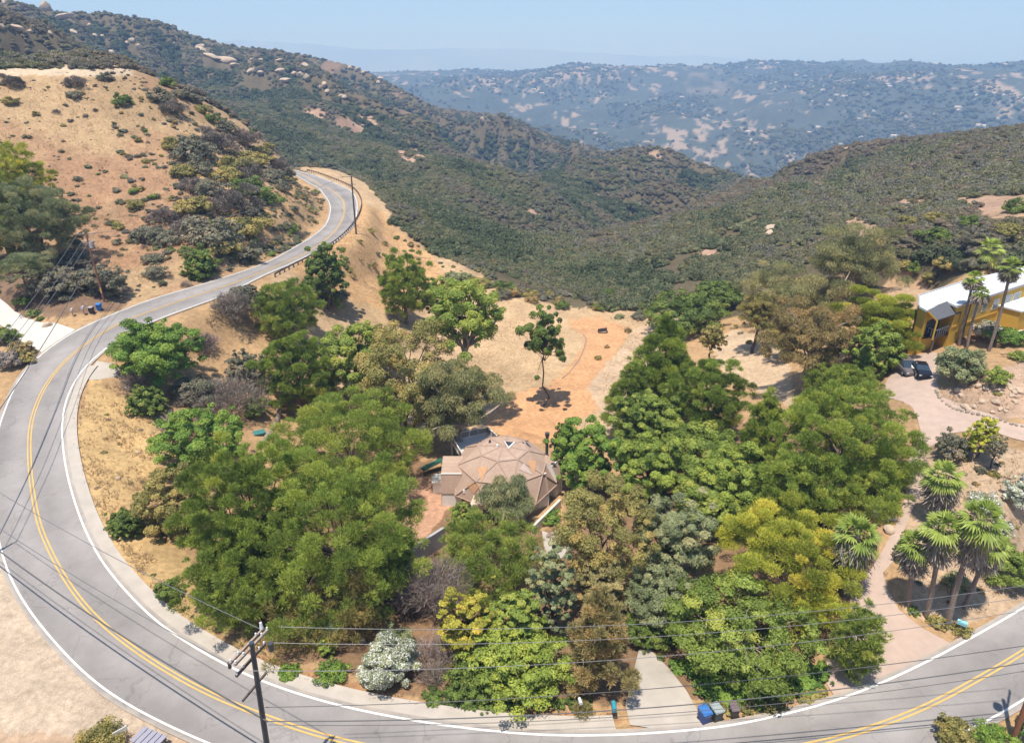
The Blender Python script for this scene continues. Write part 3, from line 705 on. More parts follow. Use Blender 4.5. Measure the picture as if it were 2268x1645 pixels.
def trunk_geo(seed, H, cz_, Cw, r0, nl=9, twigs=26, fork=.45, lean=(0, 0), multi=1, vis=.9):
    """trunk from the origin up into the crown centred at height cz_, with limbs to some clumps"""
    R = np.random.default_rng(seed + 99); L = []
    for q in range(multi):
        off = np.array([0, 0, 0.]) if multi == 1 else np.array([R.normal() * .35, R.normal() * .35, 0])
        tip = np.array([lean[0] + off[0] * 3, lean[1] + off[1] * 3, cz_ * vis + off[2]])
        base = off + np.array([0, 0, -.4]); t = np.linspace(0, 1, 7)[:, None]
        P = base * (1 - t) + tip * t + np.concatenate([np.zeros((1, 3)), R.normal(size=(5, 3)) * .018 * H * np.array([1, 1, 0]), np.zeros((1, 3))])
        L.append(tube(P, r0 / math.sqrt(multi), r0 * .35 / math.sqrt(multi), 8, .06, R))
        sel = R.choice(len(Cw), min(nl, len(Cw)), replace=False)
        for c in sel:
            e = Cw[c] + np.array([0, 0, cz_]); s = P[3 if R.random() < fork else 4] * .5 + P[5] * .5
            mid = .5 * (s + e) + np.array([0, 0, -.08 * np.linalg.norm(e - s)]) + R.normal(size=3) * .05 * H
            t = np.linspace(0, 1, 6)[:, None]; Q = s * (1 - t) ** 2 + 2 * mid * t * (1 - t) + e * t ** 2
            L.append(tube(Q, r0 * .38, r0 * .07, 5, 0, R))
        for c in R.choice(len(Cw), min(twigs // multi, len(Cw)), replace=False):      # thin outer branches showing between the leaves
            e = Cw[c] * 1.12 + np.array([0, 0, cz_]); s = Cw[c] * .45 + np.array([0, 0, cz_ * .97]); mid = .5 * (s + e) + R.normal(size=3) * .03 * H
            t = np.linspace(0, 1, 4)[:, None]; L.append(tube(s * (1 - t) ** 2 + 2 * mid * t * (1 - t) + e * t ** 2, r0 * .16, r0 * .05, 4, 0, R))
    return merge(L)

def solve_place(cx, cyp, w, h, c=.25, up_min=0.0):
    """crown ellipse seen at (cx, cyp) of w x h pixels, its bottom c*Rv above the terrain: base, Rh, Rv, centre height"""
    dx, dy, dz = [float(q) for q in rays(cx, cyp)]; hn = math.hypot(dx, dy); r = 20.0
    fpix = F * 1.0
    while r < 2500:
        t = r / hn; x, y, z = dx * t, dy * t, HC + dz * t
        D = t  # depth along the camera axis
        Rh = w * .5 * D / fpix; phi = math.atan2(-dz, hn); rng_ = D * math.sqrt(dx * dx + dy * dy + dz * dz)
        hp = h * .5 * D / fpix
        q = (hp ** 2 - (Rh * math.sin(phi)) ** 2) / math.cos(phi) ** 2
        Rv = math.sqrt(max(q, (.42 * Rh) ** 2)); g = hz(x, y)
        if z - g <= Rv * (1 + c) : return np.array([x, y, g]), Rh, Rv, z - g
        r += .25
    raise RuntimeError
KIND = dict(
    pine=dict(style='needle', nc=290, cr=.084, ls=.28, w=.042, rough=.15, lo=-.85, dens=1.15, inner=.3),
    fine=dict(style='needle', nc=230, cr=.092, ls=.28, w=.045, rough=.15, lo=-.9, dens=1.2, inner=.3),
    leafy=dict(style='leaf', nc=150, cr=.13, ls=.14, rough=.2, lo=-.85, dens=1.2),
    oak=dict(style='leaf', nc=150, cr=.135, ls=.12, rough=.16, lo=-.9, dens=1.25),
    euca=dict(style='hang', nc=90, cr=.15, ls=.24, w=.07, rough=.34, lo=-.75, dens=1.0),
    cone=dict(style='needle', nc=190, cr=.13, ls=.30, w=.05, rough=.12, lo=-.95, kind='cone', dens=1.1),
    cedar=dict(style='leaf', nc=170, cr=.125, ls=.15, rough=.22, lo=-.9, kind='flat', cflat=.4, dens=1.1),
    flat=dict(style='needle', nc=95, cr=.125, ls=.22, w=.045, rough=.3, lo=-.45, kind='flat', cflat=.42, dens=1.0, inner=.2),
    shrub=dict(style='leaf', nc=60, cr=.21, ls=.11, rough=.2, lo=-.35, dens=1.0),
    twig=dict(style='needle', nc=60, cr=.26, ls=.55, w=.022, rough=.3, lo=-.5, dens=.32),
    weep=dict(style='hang', nc=70, cr=.20, ls=.34, w=.05, rough=.2, lo=-.7, dens=1.0),
)
def fol_for(kind, seed, Rh, Rv, D, dens=1.0, over=None):
    k = dict(KIND[kind]); k.update(over or {}); dn = k.pop('dens') * dens
    pxm = F * .4515 / D                          # render pixels per metre
    lsz = max(k['ls'] * .75, 1.0 / pxm) if k['style'] != 'needle' else max(k['ls'], 2.3 / pxm)
    if 'w' in k: k['w'] = max(k['w'], .34 / pxm)
    area = math.pi * Rh * Rv * 4
    per = {'leaf': lsz * lsz * .55 * 2, 'needle': lsz * k.get('w', .05) * .75 * 3, 'hang': lsz * 1.6 * k.get('w', .05) * .75 * 2}[k['style']]
    nl = int(min(46000, max(500, dn * 2.1 * area / per))); k['ls'] = lsz
    return foliage(seed, Rh, Rv, nl=nl, **k)
SEED = [100]
PLACED = []
def tree(cx, cyp, w, h, kind, mat, label, cat='tree', name='tree', c=.25, bark=None, limbs=9, multi=1, group=None, dens=1.0, lean=(0, 0), lift=0.0, over=None, extra=None, vis=.9, r0=None):
    SEED[0] += 7; s = SEED[0]
    w *= 1.13; h *= 1.1; c = c * .6 if 0 < c < .6 else c
    base, Rh, Rv, ch = solve_place(cx, cyp, w, h, c)
    D = base[1] * CT - (base[2] + ch - HC) * ST
    V, Fq, vv, Cw = fol_for(kind, s, Rh, Rv, D, dens, over)
    ld = np.array([lean[0], lean[1], 0.])
    V = V + np.array([0, 0, ch])
    e = empty(name, base - ld, 0, label, cat, group)
    V = V + ld; Cl = Cw + ld
    tr = trunk_geo(s, ch + Rv, ch, Cl, r0 or max(.07, .028 * (ch + Rv)), limbs, multi=multi, lean=lean, vis=vis)
    link('trunk', fast_mesh('trunk', tr[0], tr[1], bark or M_BARK, smooth=True), e)
    mats = [LM[mat]]; mi = None
    if extra:                                     # flowers or a second leaf colour: (material, share)
        mats.append(LM[extra[0]]); nq = len(Fq); R = np.random.default_rng(s + 5)
        top = V[Fq[:, 0]]; pick = R.random(nq) < extra[1]; mi = pick.astype(int)
    link('crown', fast_mesh('crown', V, Fq, mats, mi, {'v': ('FLOAT', 'POINT', vv)}), e)
    PLACED.append((base[0], base[1], Rh))
    return e
def shrub(cx, cyp, w, h, kind, mat, label, cat='shrub', name='shrub', c=-.35, group=None, dens=1.0, extra=None):
    SEED[0] += 7; s = SEED[0]
    base, Rh, Rv, ch = solve_place(cx, cyp, w, h, c)
    D = base[1] * CT - (base[2] + ch - HC) * ST
    V, Fq, vv, Cw = fol_for(kind, s, Rh, Rv, D, dens)
    V = V + np.array([0, 0, ch]); mats = [LM[mat], M_BARK]; mi = np.zeros(len(Fq), int)
    if extra: mats.append(LM[extra[0]]); mi[np.random.default_rng(s + 5).random(len(Fq)) < extra[1]] = 2
    tr = trunk_geo(s, ch + Rv, ch, Cw, .05, 8, multi=2)
    V2 = np.concatenate([V, tr[0]]); F2 = np.concatenate([Fq, tr[1] + len(V)]); mi = np.concatenate([mi, np.ones(len(tr[1]), int)])
    o = link(name, fast_mesh(name, V2, F2, mats, mi, {'v': ('FLOAT', 'POINT', np.concatenate([vv, np.zeros(len(tr[0]))]))}), None, base)
    tag(o, label, cat, group); PLACED.append((base[0], base[1], Rh)); return o
# ------------------------------------------------------------------ the trees one can tell apart
G1 = 'trees of the hollow inside the road bend'
# big pine mass west of the shingled house
tree(772, 985, 320, 225, 'pine', 'pine', 'broad green pine crown closest to the patio of the brown shingled house', 'pine tree', 'pine_tree', c=.35, limbs=12)
tree(545, 1130, 250, 300, 'pine', 'pine', 'bushy pine between the dry golden bank and the largest pine', 'pine tree', 'pine_tree', c=.2, limbs=12)
tree(735, 1180, 390, 330, 'pine', 'pine', 'largest dark green pine with billowing crown southwest of the shingled house', 'pine tree', 'pine_tree', c=.3, limbs=16)
tree(532, 1275, 245, 210, 'pine', 'pine', 'low spreading pine overhanging the brown litter inside the road bend', 'pine tree', 'pine_tree', c=.15, limbs=10)
tree(700, 1335, 280, 175, 'pine', 'olive', 'pine with pale tufted pads low behind the near power pole', 'pine tree', 'pine_tree', c=.2, limbs=12, dens=.8)
tree(850, 1235, 130, 160, 'pine', 'pine', 'narrow pine crown beside the grey retaining wall', 'pine tree', 'pine_tree', c=.5)
tree(440, 975, 180, 160, 'leafy', 'bright', 'glossy green tree with pointed shoots above the golden grass bank', c=.1)
shrub(382, 1120, 165, 190, 'oak', 'olive', 'tall olive grey shrub with thin dark stem beside the golden bank', dens=.7)
shrub(280, 1160, 84, 78, 'oak', 'deep', 'small round dark green bush alone on the golden grass bank')
shrub(372, 1312, 62, 66, 'shrub', 'deep', 'small dark upright bush at the tip of the low spreading pine')
# upper left inside the bend
tree(343, 778, 178, 138, 'leafy', 'bright', 'deep green feathery tree beside the road opposite the concrete drive', c=.05, dens=1.2)
shrub(515, 685, 100, 95, 'twig', 'purple', 'purplish grey leafless shrub beside the road', dens=1.4)
shrub(545, 655, 70, 60, 'shrub', 'grey', 'dusty green shrub growing out of the purplish leafless one')
tree(635, 685, 136, 122, 'fine', 'fresh', 'round yellowish green pine beside the purplish leafless shrub', 'pine tree', 'pine_tree', c=.1)
tree(722, 608, 96, 138, 'leafy', 'deep', 'upright dark green oak standing alone on dry grass by the guardrail', 'oak tree', 'oak_tree', c=.15)
shrub(738, 660, 70, 40, 'shrub', 'grey', 'grey green scrub at the foot of the lone dark oak')
shrub(450, 765, 70, 55, 'twig', 'twig', 'small grey brown dead shrub on golden ground behind the feathery tree', dens=1.6)
shrub(543, 820, 92, 100, 'oak', 'grey', 'grey green shrub with reddish stems between the feathery tree and the pines')
shrub(500, 885, 190, 110, 'twig', 'purple', 'wide greyish brown thicket above the glossy green tree', dens=1.6)
shrub(430, 870, 110, 80, 'shrub', 'grey', 'dull green shrub buried in the greyish brown thicket')
shrub(325, 890, 88, 80, 'oak', 'deep', 'dark olive round bush at the top corner of the golden grass bank')
shrub(296, 850, 60, 50, 'twig', 'purple', 'low mauve twiggy shrub above the dark olive round bush', dens=1.5)
shrub(400, 945, 110, 55, 'twig', 'twig', 'pale dead brush between the round bush and the glossy green tree', dens=1.3)
shrub(565, 905, 60, 60, 'shrub', 'bright', 'bright green bush beside the curved log kerb')
tree(655, 822, 150, 170, 'fine', 'pine', 'rounded green pine above the curved log kerb', 'pine tree', 'pine_tree', c=.1)
tree(785, 800, 165, 160, 'leafy', 'fresh', 'yellow green broadleaf tree with dark shaded base next to the olive tree', c=.15)
tree(905, 842, 215, 255, 'oak', 'olive', 'large bronze olive tree behind the big pines', c=.15, multi=3)
tree(835, 765, 90, 100, 'oak', 'olive', 'small olive tree crown between the yellow green tree and the tall eucalyptus', c=.2)
tree(895, 637, 106, 142, 'fine', 'pine', 'dense round dark green pine on the tan slope above the yard', 'pine tree', 'pine_tree', c=.1)
tree(1030, 695, 180, 160, 'leafy', 'fresh', 'tall bright eucalyptus with clumped crown beside the tan yard', 'eucalyptus', 'eucalyptus_tree', c=2.2, bark=M_PBARK, limbs=14, dens=.75, vis=.95)
tree(965, 660, 70, 90, 'leafy', 'fresh', 'small bright green tree between the round pine and the tall eucalyptus', c=.5)
tree(1012, 880, 205, 215, 'euca', 'euca', 'grey green eucalyptus with pale leaning trunks shading the roof deck', 'eucalyptus', 'eucalyptus_tree', c=.55, bark=M_PBARK, limbs=14, multi=3, dens=.9)
tree(1205, 745, 112, 178, 'leafy', 'deep', 'lone slender tree with open crown standing on the orange dirt yard', 'tree', 'tree', c=.7, bark=M_DBARK, limbs=30, dens=.42, vis=1.0, over=dict(nc=46, cr=.15, rough=.3), r0=.15)
# by the shingled house
tree(1125, 1105, 112, 112, 'weep', 'sage', 'small weeping tree in front of the shingled house entrance', 'pepper tree', 'pepper_tree', c=.05)
shrub(1052, 1122, 30, 34, 'shrub', 'bright', 'small bright green bush at the corner of the house front')
tree(1020, 1150, 56, 70, 'leafy', 'fresh', 'young pointed green tree between the patio and the entrance', c=.1)
shrub(1222, 1150, 50, 40, 'shrub', 'bright', 'low lush bush below the white side railing of the house')
shrub(1258, 1180, 50, 34, 'shrub', 'yellow', 'yellow flowering low bush beside the garden path')
tree(1295, 1010, 140, 165, 'leafy', 'bright', 'lush bright green broadleaf tree against the east wall of the house', c=.1, dens=1.2)
tree(1245, 985, 44, 100, 'leafy', 'deep', 'slim dark green tree next to the chimney pipe of the house', c=.1)
# centre foreground
tree(1082, 1228, 226, 176, 'pine', 'fresh', 'bushy yellow green pine directly in front of the house', 'pine tree', 'pine_tree', c=.15, dens=.85)
tree(960, 1310, 150, 140, 'twig', 'twig', 'leafless silvery grey tree beside the yellow tree', 'dead tree', 'dead_tree', c=.1, bark=M_PBARK, limbs=22, dens=1.0)
shrub(905, 1335, 90, 90, 'twig', 'purple', 'purplish bare brush between the big pine and the leafless grey tree', dens=1.2)
tree(1035, 1385, 122, 160, 'cedar', 'yellow', 'mustard yellow tree behind the roadside thicket', c=.1)
tree(1140, 1385, 140, 160, 'cedar', 'fresh', 'soft green tree between the mustard yellow tree and the golden cedar', c=.1)
tree(1145, 1460, 245, 115, 'cedar', 'pine', 'wide light green juniper hedge tree behind the roadside cable', 'juniper', 'juniper_tree', c=.1, dens=1.1)
tree(1050, 1500, 130, 90, 'leafy', 'deep', 'dark green leafy bush under the mustard yellow tree', c=0)
tree(1222, 1310, 100, 190, 'cedar', 'sage', 'grey green cedar with pale branches beside the golden cedar', 'cedar tree', 'cedar_tree', c=.2, dens=.8)
tree(1328, 1408, 175, 245, 'cone', 'tan', 'tall golden brown cedar beside the concrete drive', 'cedar tree', 'cedar_tree', c=.05, limbs=18, over=dict(rough=.28, nc=150))
tree(1335, 1185, 220, 240, 'oak', 'olive', 'tall olive gold tree behind the golden brown cedar', c=.3, limbs=12)
tree(1325, 1290, 130, 140, 'cedar', 'tan', 'golden topped cedar crown rising behind the tallest golden cedar', 'cedar tree', 'cedar_tree', c=.4)
tree(1490, 1190, 175, 190, 'oak', 'sage', 'blue green oak between the olive gold tree and the lime pine', 'oak tree', 'oak_tree', c=.3)
tree(1465, 1325, 160, 140, 'oak', 'sage', 'lower blue green oak above the fallen juniper', 'oak tree', 'oak_tree', c=.25)
tree(1440, 1395, 110, 90, 'oak', 'deep', 'shaded dark oak at the head of the concrete drive', 'oak tree', 'oak_tree', c=.15)
for q in ((640, 1490, 60, 46), (735, 1490, 80, 60), (722, 1440, 34, 60)):
    pass
shrub(640, 1490, 58, 44, 'shrub', 'bright', 'leafy bush spilling over the kerb by the near power pole')
shrub(738, 1488, 78, 56, 'shrub', 'bright', 'bright vine covered bush between the big pine and the white oleander')
shrub(722, 1435, 40, 60, 'shrub', 'fresh', 'pale green creeper climbing behind the vine covered bush')
shrub(862, 1470, 150, 140, 'shrub', 'sage', 'white flowering oleander beside the kerb', 'oleander', 'oleander', extra=('flower', .42), dens=1.3)
shrub(880, 1425, 110, 80, 'shrub', 'sage', 'grey green bush behind the white flowering oleander')
shrub(970, 1450, 90, 90, 'twig', 'twig', 'grey twiggy brush between the oleander and the juniper hedge', dens=1.2)
shrub(960, 1500, 70, 60, 'twig', 'purple', 'mauve dead brush near the kerb beside the oleander', dens=1.2)
# east side
tree(1470, 815, 180, 230, 'cone', 'pine', 'tall pointed green pine beside the orange yard', 'pine tree', 'pine_tree', c=.2, limbs=12)
tree(1395, 880, 120, 170, 'cone', 'fresh', 'light green young pine at the edge of the orange yard', 'pine tree', 'pine_tree', c=.1)
tree(1565, 880, 170, 170, 'fine', 'pine', 'rounded pine behind the bright crowned trees and below the bare slope', 'pine tree', 'pine_tree', c=.3)
tree(1440, 930, 150, 150, 'leafy', 'fresh', 'soft green tree in front of the tall pointed pine', c=.3)
tree(1560, 1010, 220, 150, 'leafy', 'fresh', 'bright yellow green crown in the middle of the grove', c=.5)
tree(1435, 1035, 150, 150, 'leafy', 'pine', 'mid green tree beside the lush tree at the house', c=.4)
tree(1690, 965, 120, 200, 'cone', 'pine', 'slender conical pine in the grove', 'pine tree', 'pine_tree', c=.1)
tree(1640, 1070, 190, 160, 'leafy', 'pine', 'dark gapped tree below the slender conical pine', c=.4)
tree(1560, 1110, 150, 120, 'leafy', 'fresh', 'light green tree above the blue green oak', c=.5)
tree(1872, 968, 290, 225, 'fine', 'pine', 'huge round green pine beside the gravel driveway', 'pine tree', 'pine_tree', c=.25, limbs=14)
tree(1880, 1085, 200, 135, 'fine', 'pine', 'low dark pine skirting the gravel driveway', 'pine tree', 'pine_tree', c=.1)
tree(1760, 1090, 170, 170, 'fine', 'pine', 'green pine between the grove and the huge round pine', 'pine tree', 'pine_tree', c=.3)
tree(1745, 1212, 280, 175, 'flat', 'lime', 'lime green umbrella pine with layered pads', 'pine tree', 'pine_tree', c=.9, limbs=16, bark=M_DBARK, dens=1.15)
tree(1810, 1335, 150, 85, 'flat', 'lime', 'low lime green pine boughs over the gravel driveway', 'pine tree', 'pine_tree', c=1.2, dens=1.3)
tree(1600, 1130, 120, 90, 'leafy', 'fresh', 'bright crown just above the lime umbrella pine', c=.9)
tree(1545, 1355, 120, 110, 'cedar', 'fresh', 'upper end of the sprawling juniper with silvery branches', 'juniper', 'juniper_tree', c=.1, bark=M_PBARK)
tree(1650, 1392, 320, 125, 'cedar', 'fresh', 'sprawling light green juniper with silvery branches over a dark hollow', 'juniper', 'juniper_tree', c=.45, bark=M_PBARK, limbs=22, dens=1.05)
tree(1900, 1425, 98, 155, 'fine', 'fresh', 'young upright pine at the foot of the gravel driveway', 'pine tree', 'pine_tree', c=.05, dens=.8)
# behind, towards the yellow house
tree(1900, 575, 215, 165, 'euca', 'euca', 'large pale eucalyptus above the flat green cedar', 'eucalyptus', 'eucalyptus_tree', c=.3, bark=M_PBARK, limbs=12)
tree(1755, 650, 220, 130, 'euca', 'euca', 'spreading yellowish eucalyptus below the scrub slope', 'eucalyptus', 'eucalyptus_tree', c=.3, bark=M_PBARK, limbs=12)
tree(1800, 745, 180, 190, 'euca', 'bronze', 'bronze tinged eucalyptus with slanting trunk', 'eucalyptus', 'eucalyptus_tree', c=.35, bark=M_PBARK, limbs=12)
tree(1740, 745, 90, 90, 'euca', 'olive', 'thin bronze eucalyptus sapling on the bare slope', 'eucalyptus', 'eucalyptus_tree', c=.3, bark=M_PBARK, dens=.7)
tree(1520, 692, 165, 95, 'oak', 'deep', 'dark spreading oak at the end of the orange track', 'oak tree', 'oak_tree', c=0)
tree(1592, 652, 110, 58, 'oak', 'deep', 'low dark oak behind the spreading oak', 'oak tree', 'oak_tree', c=0)
tree(1680, 690, 90, 100, 'euca', 'olive', 'small olive tree with stout dark trunk on the bare slope', c=.8, bark=M_DBARK)
tree(1580, 748, 58, 66, 'leafy', 'olive', 'spindly yellow olive tree on the bare tan slope', c=.9, bark=M_DBARK, dens=.7)
tree(1942, 708, 200, 115, 'flat', 'lime', 'flat topped bright green cedar beside the yellow house', 'cedar tree', 'cedar_tree', c=.7, bark=M_DBARK, dens=1.7)
tree(1985, 752, 100, 60, 'flat', 'fresh', 'lower green layers of cedar under the house balcony', 'cedar tree', 'cedar_tree', c=.2, dens=1.5)
tree(1938, 775, 95, 120, 'oak', 'pine', 'round green tree in front of the flat topped cedar', c=.1)
tree(1888, 848, 105, 80, 'fine', 'pine', 'small pine above the parked cars', 'pine tree', 'pine_tree', c=.05)
tree(1835, 845, 100, 80, 'fine', 'fresh', 'light green pine on the bank behind the huge round pine', 'pine tree', 'pine_tree', c=.05)
# east garden
shrub(2125, 815, 108, 112, 'shrub', 'sage', 'loose grey green shrub beside the parked black car', dens=.8)
shrub(2210, 838, 56, 60, 'shrub', 'fresh', 'small loose yellow green shrub on the rocky bank', dens=.6)
shrub(2108, 990, 76, 86, 'shrub', 'grey', 'dusty brown green shrub inside the stone edging', dens=.8)
tree(2178, 965, 66, 90, 'leafy', 'lime', 'small yellow green tree inside the driveway fork', c=.15, dens=.8)
tree(2208, 990, 44, 50, 'leafy', 'grey', 'thin dark little tree beside the small yellow green tree', c=1, dens=.4, bark=M_DBARK)
shrub(2240, 748, 90, 46, 'shrub', 'bright', 'bright green hedge bush in front of the yellow house')
shrub(2188, 735, 66, 56, 'shrub', 'sage', 'pale pink flowering oleander below the house windows', 'oleander', 'oleander', extra=('pinkf', .4))
shrub(2258, 1100, 66, 100, 'shrub', 'sage', 'cream flowering oleander above the driveway garden', 'oleander', 'oleander', extra=('flower', .5))
shrub(2178, 1115, 80, 50, 'shrub', 'sage', 'cream flowering oleander behind the palms', 'oleander', 'oleander', extra=('flower', .5))
shrub(2215, 1175, 60, 60, 'shrub', 'sage', 'cream flowering oleander beside the tallest palm', 'oleander', 'oleander', extra=('flower', .35))
shrub(2235, 1260, 130, 110, 'shrub', 'fresh', 'sprawling green bush beside the palm group')
shrub(2115, 1290, 60, 60, 'shrub', 'sage', 'soft green shrub between the palm trunks', dens=.8)
shrub(2003, 1215, 42, 90, 'oak', 'deep', 'dark green ficus beside the palm group')
for i, (x, y, w, h, m, l) in enumerate([(2022, 1353, 30, 24, 'deep', 'small round bush at the foot of the first palm'), (2075, 1378, 44, 34, 'olive', 'rusty green bush at the foot of the palm group'),
        (2130, 1395, 50, 26, 'olive', 'low yellowish bush beside the blue mailbox'), (2172, 1040, 30, 20, 'grey', 'low grey mound shrub in the driveway garden'), (2200, 1050, 30, 16, 'olive', 'low yellow mound in the driveway garden')]):
    shrub(x, y, w, h, 'shrub', m, l)
shrub(2255, 790, 40, 26, 'shrub', 'fresh', 'small green mound on the bank below the hedge bush')
# corners
shrub(2112, 1625, 84, 82, 'shrub', 'olive', 'olive brown shrub at the outer edge of the road', dens=.9)
shrub(2205, 1642, 110, 60, 'shrub', 'bright', 'lush green bush at the foot of the leaning brown pole')
shrub(2285, 1618, 60, 90, 'shrub', 'bright', 'dense green bush beside the base of the brown power pole')
shrub(215, 1650, 130, 50, 'shrub', 'olive', 'spiky olive shrub on the dirt lot beside the white sign')
# west
tree(18, 392, 140, 130, 'pine', 'lime', 'yellow green pine on the brown hill', 'pine tree', 'pine_tree', c=.4)
tree(80, 490, 200, 150, 'fine', 'sage', 'large dusty grey green pine over the shaded bank', 'pine tree', 'pine_tree', c=.35, limbs=12)
tree(45, 590, 120, 60, 'flat', 'sage', 'low grey green pine bough above the concrete drive', 'pine tree', 'pine_tree', c=1.4)
tree(-10, 480, 130, 170, 'pine', 'pine', 'dark green pine cut by the picture edge', 'pine tree', 'pine_tree', c=.3)
shrub(222, 622, 108, 84, 'oak', 'grey', 'dark round shrub behind the wooden power pole')
shrub(120, 625, 120, 70, 'oak', 'grey', 'dark thicket on the shaded bank under the dusty pine')
shrub(160, 575, 90, 36, 'shrub', 'grey', 'thin scrub above the shaded bank')
shrub(442, 588, 84, 82, 'oak', 'deep', 'round dark green bush touching the road edge')
for x, y, w, l in ((52, 668, 40, 'low green bush at the corner of the concrete drive'), (75, 695, 30, 'small dark bush on the edge of the concrete drive'), (90, 706, 18, 'tiny dark bush at the tip of the planting strip')):
    shrub(x, y, w, w * .6, 'shrub', 'deep', l)
for x, y, w, h, m, l in ((10, 745, 60, 50, 'deep', 'dark bush on the rocky corner below the concrete drive'), (45, 775, 60, 44, 'bronze', 'rusty shrub beside the white road line'), (20, 800, 60, 50, 'purple', 'mauve brush on the rocky road corner'), (60, 795, 40, 30, 'olive', 'olive tuft beside the white road line')):
    shrub(x, y, w, h, 'shrub', m, l)
# the palms
def palm(crown, base, w, label, skirt=.5, group=None, k=1.0, yellow=.15):
    """fan palm: crown centre pixel, foot pixel, crown width in pixels"""
    SEED[0] += 3; R = np.random.default_rng(SEED[0])
    B = hit(*base); hn = B[1]
    b = -(crown[1] - 822.5) / F; dz = B[1] * (b * CT - ST) / (CT + b * ST); top = HC + dz; H = top - B[2]
    D = B[1] * CT - (top - HC) * ST; X = (crown[0] - 1134) / F * D; L = np.array([X - B[0], 0, H])
    Rc = w * .445 * D / F
    e = empty('palm_tree', B, 0, label, 'palm tree', group)
    t = np.linspace(0, 1, 9)[:, None]; P = np.array([0, 0, -.3]) * (1 - t) + L * t + np.sin(t * math.pi) * np.array([R.normal() * .12, R.normal() * .12, 0])
    tv, tf = tube(P, .21 * k, .17 * k, 10, .07, R)
    link('trunk', fast_mesh('trunk', tv, tf, M_PALMT, smooth=False), e)
    # fans: stalk + folded blade of radiating segments
    VV = []; FF = []; vv = []; o = 0; nf = 25
    for i in range(nf):
        el = math.radians(78 - 122 * (i / nf) ** .9 + R.normal() * 10); az = i * 2.39996
        d = np.array([math.cos(az) * math.cos(el), math.sin(az) * math.cos(el), math.sin(el)])
        st = Rc * (.40 + .12 * R.random()); bl = Rc * (.5 + .2 * R.random()); c0 = L + d * st
        s_ = np.cross(d, [0, 0, 1.]); s_ = s_ / (np.linalg.norm(s_) + 1e-6); u_ = np.cross(s_, d)
        VV.append(np.array([L - s_ * .03, L + s_ * .03, c0 + s_ * .02, c0 - s_ * .02])); FF.append(np.array([[0, 1, 2, 3]]) + o); vv += [.5] * 4; o += 4
        ns = 13; sh = R.random() * .35 + (.45 if i > nf * .8 else 0) * yellow * 4
        for j in range(ns):
            a0 = (-1 + 2 * j / ns) * 1.35; a1 = (-1 + 2 * (j + 1) / ns) * 1.35; am = .5 * (a0 + a1)
            ln = bl * (.75 + .25 * math.cos(am)) * (.9 + .2 * R.random())
            f = lambda a, r, z: c0 + (d * math.cos(a) + s_ * math.sin(a)) * r + u_ * z - np.array([0, 0, 1.]) * (r / bl) ** 2 * bl * (.28 + .3 * (i / nf))
            VV.append(np.array([c0, f(a0, ln * .6, .04 * (-1) ** j), f(am, ln, 0), f(a1, ln * .6, -.04 * (-1) ** j)])); FF.append(np.array([[0, 1, 2, 3]]) + o)
            q = np.clip(sh + R.random() * .3, 0, 1); vv += [q, q, q + .2, q]; o += 4
    link('crown', fast_mesh('crown', np.concatenate(VV), np.concatenate(FF), LM['frond'], None, {'v': ('FLOAT', 'POINT', np.array(vv))}), e)
    if skirt > 0:                                     # hanging dead fronds
        n = 900; hh = R.random(n) ** .8 * skirt * H * .8; a = R.random(n) * 6.283; rr = (.42 + .5 * (1 - hh / (skirt * H))) * k * (.75 + .35 * R.random(n))
        ax = L[None] * (1 - (hh / H)[:, None]); Pp = ax + np.stack([np.cos(a) * rr, np.sin(a) * rr, -.2 + 0 * a], 1)
        dd = unit(np.stack([np.cos(a) * .12, np.sin(a) * .12, -1 + 0 * a], 1)); V, Fq = needle_tufts(R, Pp, dd, .8, .10, 2)
        link('dead_frond_skirt', fast_mesh('dead_frond_skirt', V, Fq, LM['skirt'], None, {'v': ('FLOAT', 'POINT', R.random(len(V)) * .8)}), e)
PG = 'fan palms by the gravel driveway'
palm((2090, 1058), (2072, 1150), 108, 'fan palm with shaggy brown skirt standing in the driveway', .75, PG, 1.5, .3)
palm((1898, 1185), (1872, 1315), 122, 'fan palm with thick grey skirt beside the lime umbrella pine', .75, PG, 1.7, .2)
palm((2030, 1205), (2014, 1342), 90, 'shortest fan palm of the roadside group', .4, PG)
palm((2088, 1170), (2052, 1366), 108, 'second fan palm of the roadside group next to the shortest one', .35, PG)
palm((2172, 1152), (2098, 1383), 132, 'tallest fan palm with the widest crown in the roadside group', .4, PG, 1.2)
palm((2192, 1205), (2135, 1345), 96, 'fan palm half hidden behind the tallest palm', .35, PG)
PY = 'fan palms in front of the yellow house'
palm((2158, 616), (2124, 765), 50, 'slender fan palm at the balcony corner of the yellow house', .08, PY, .9)
palm((2174, 648), (2142, 772), 40, 'slender fan palm just behind the balcony corner palm', .08, PY, .9)
palm((2240, 590), (2190, 778), 62, 'tall fan palm in front of the long yellow wall', .12, PY)
palm((2194, 552), (2188, 640), 70, 'fan palm rising behind the white roof', .1, PY, .9, .3)
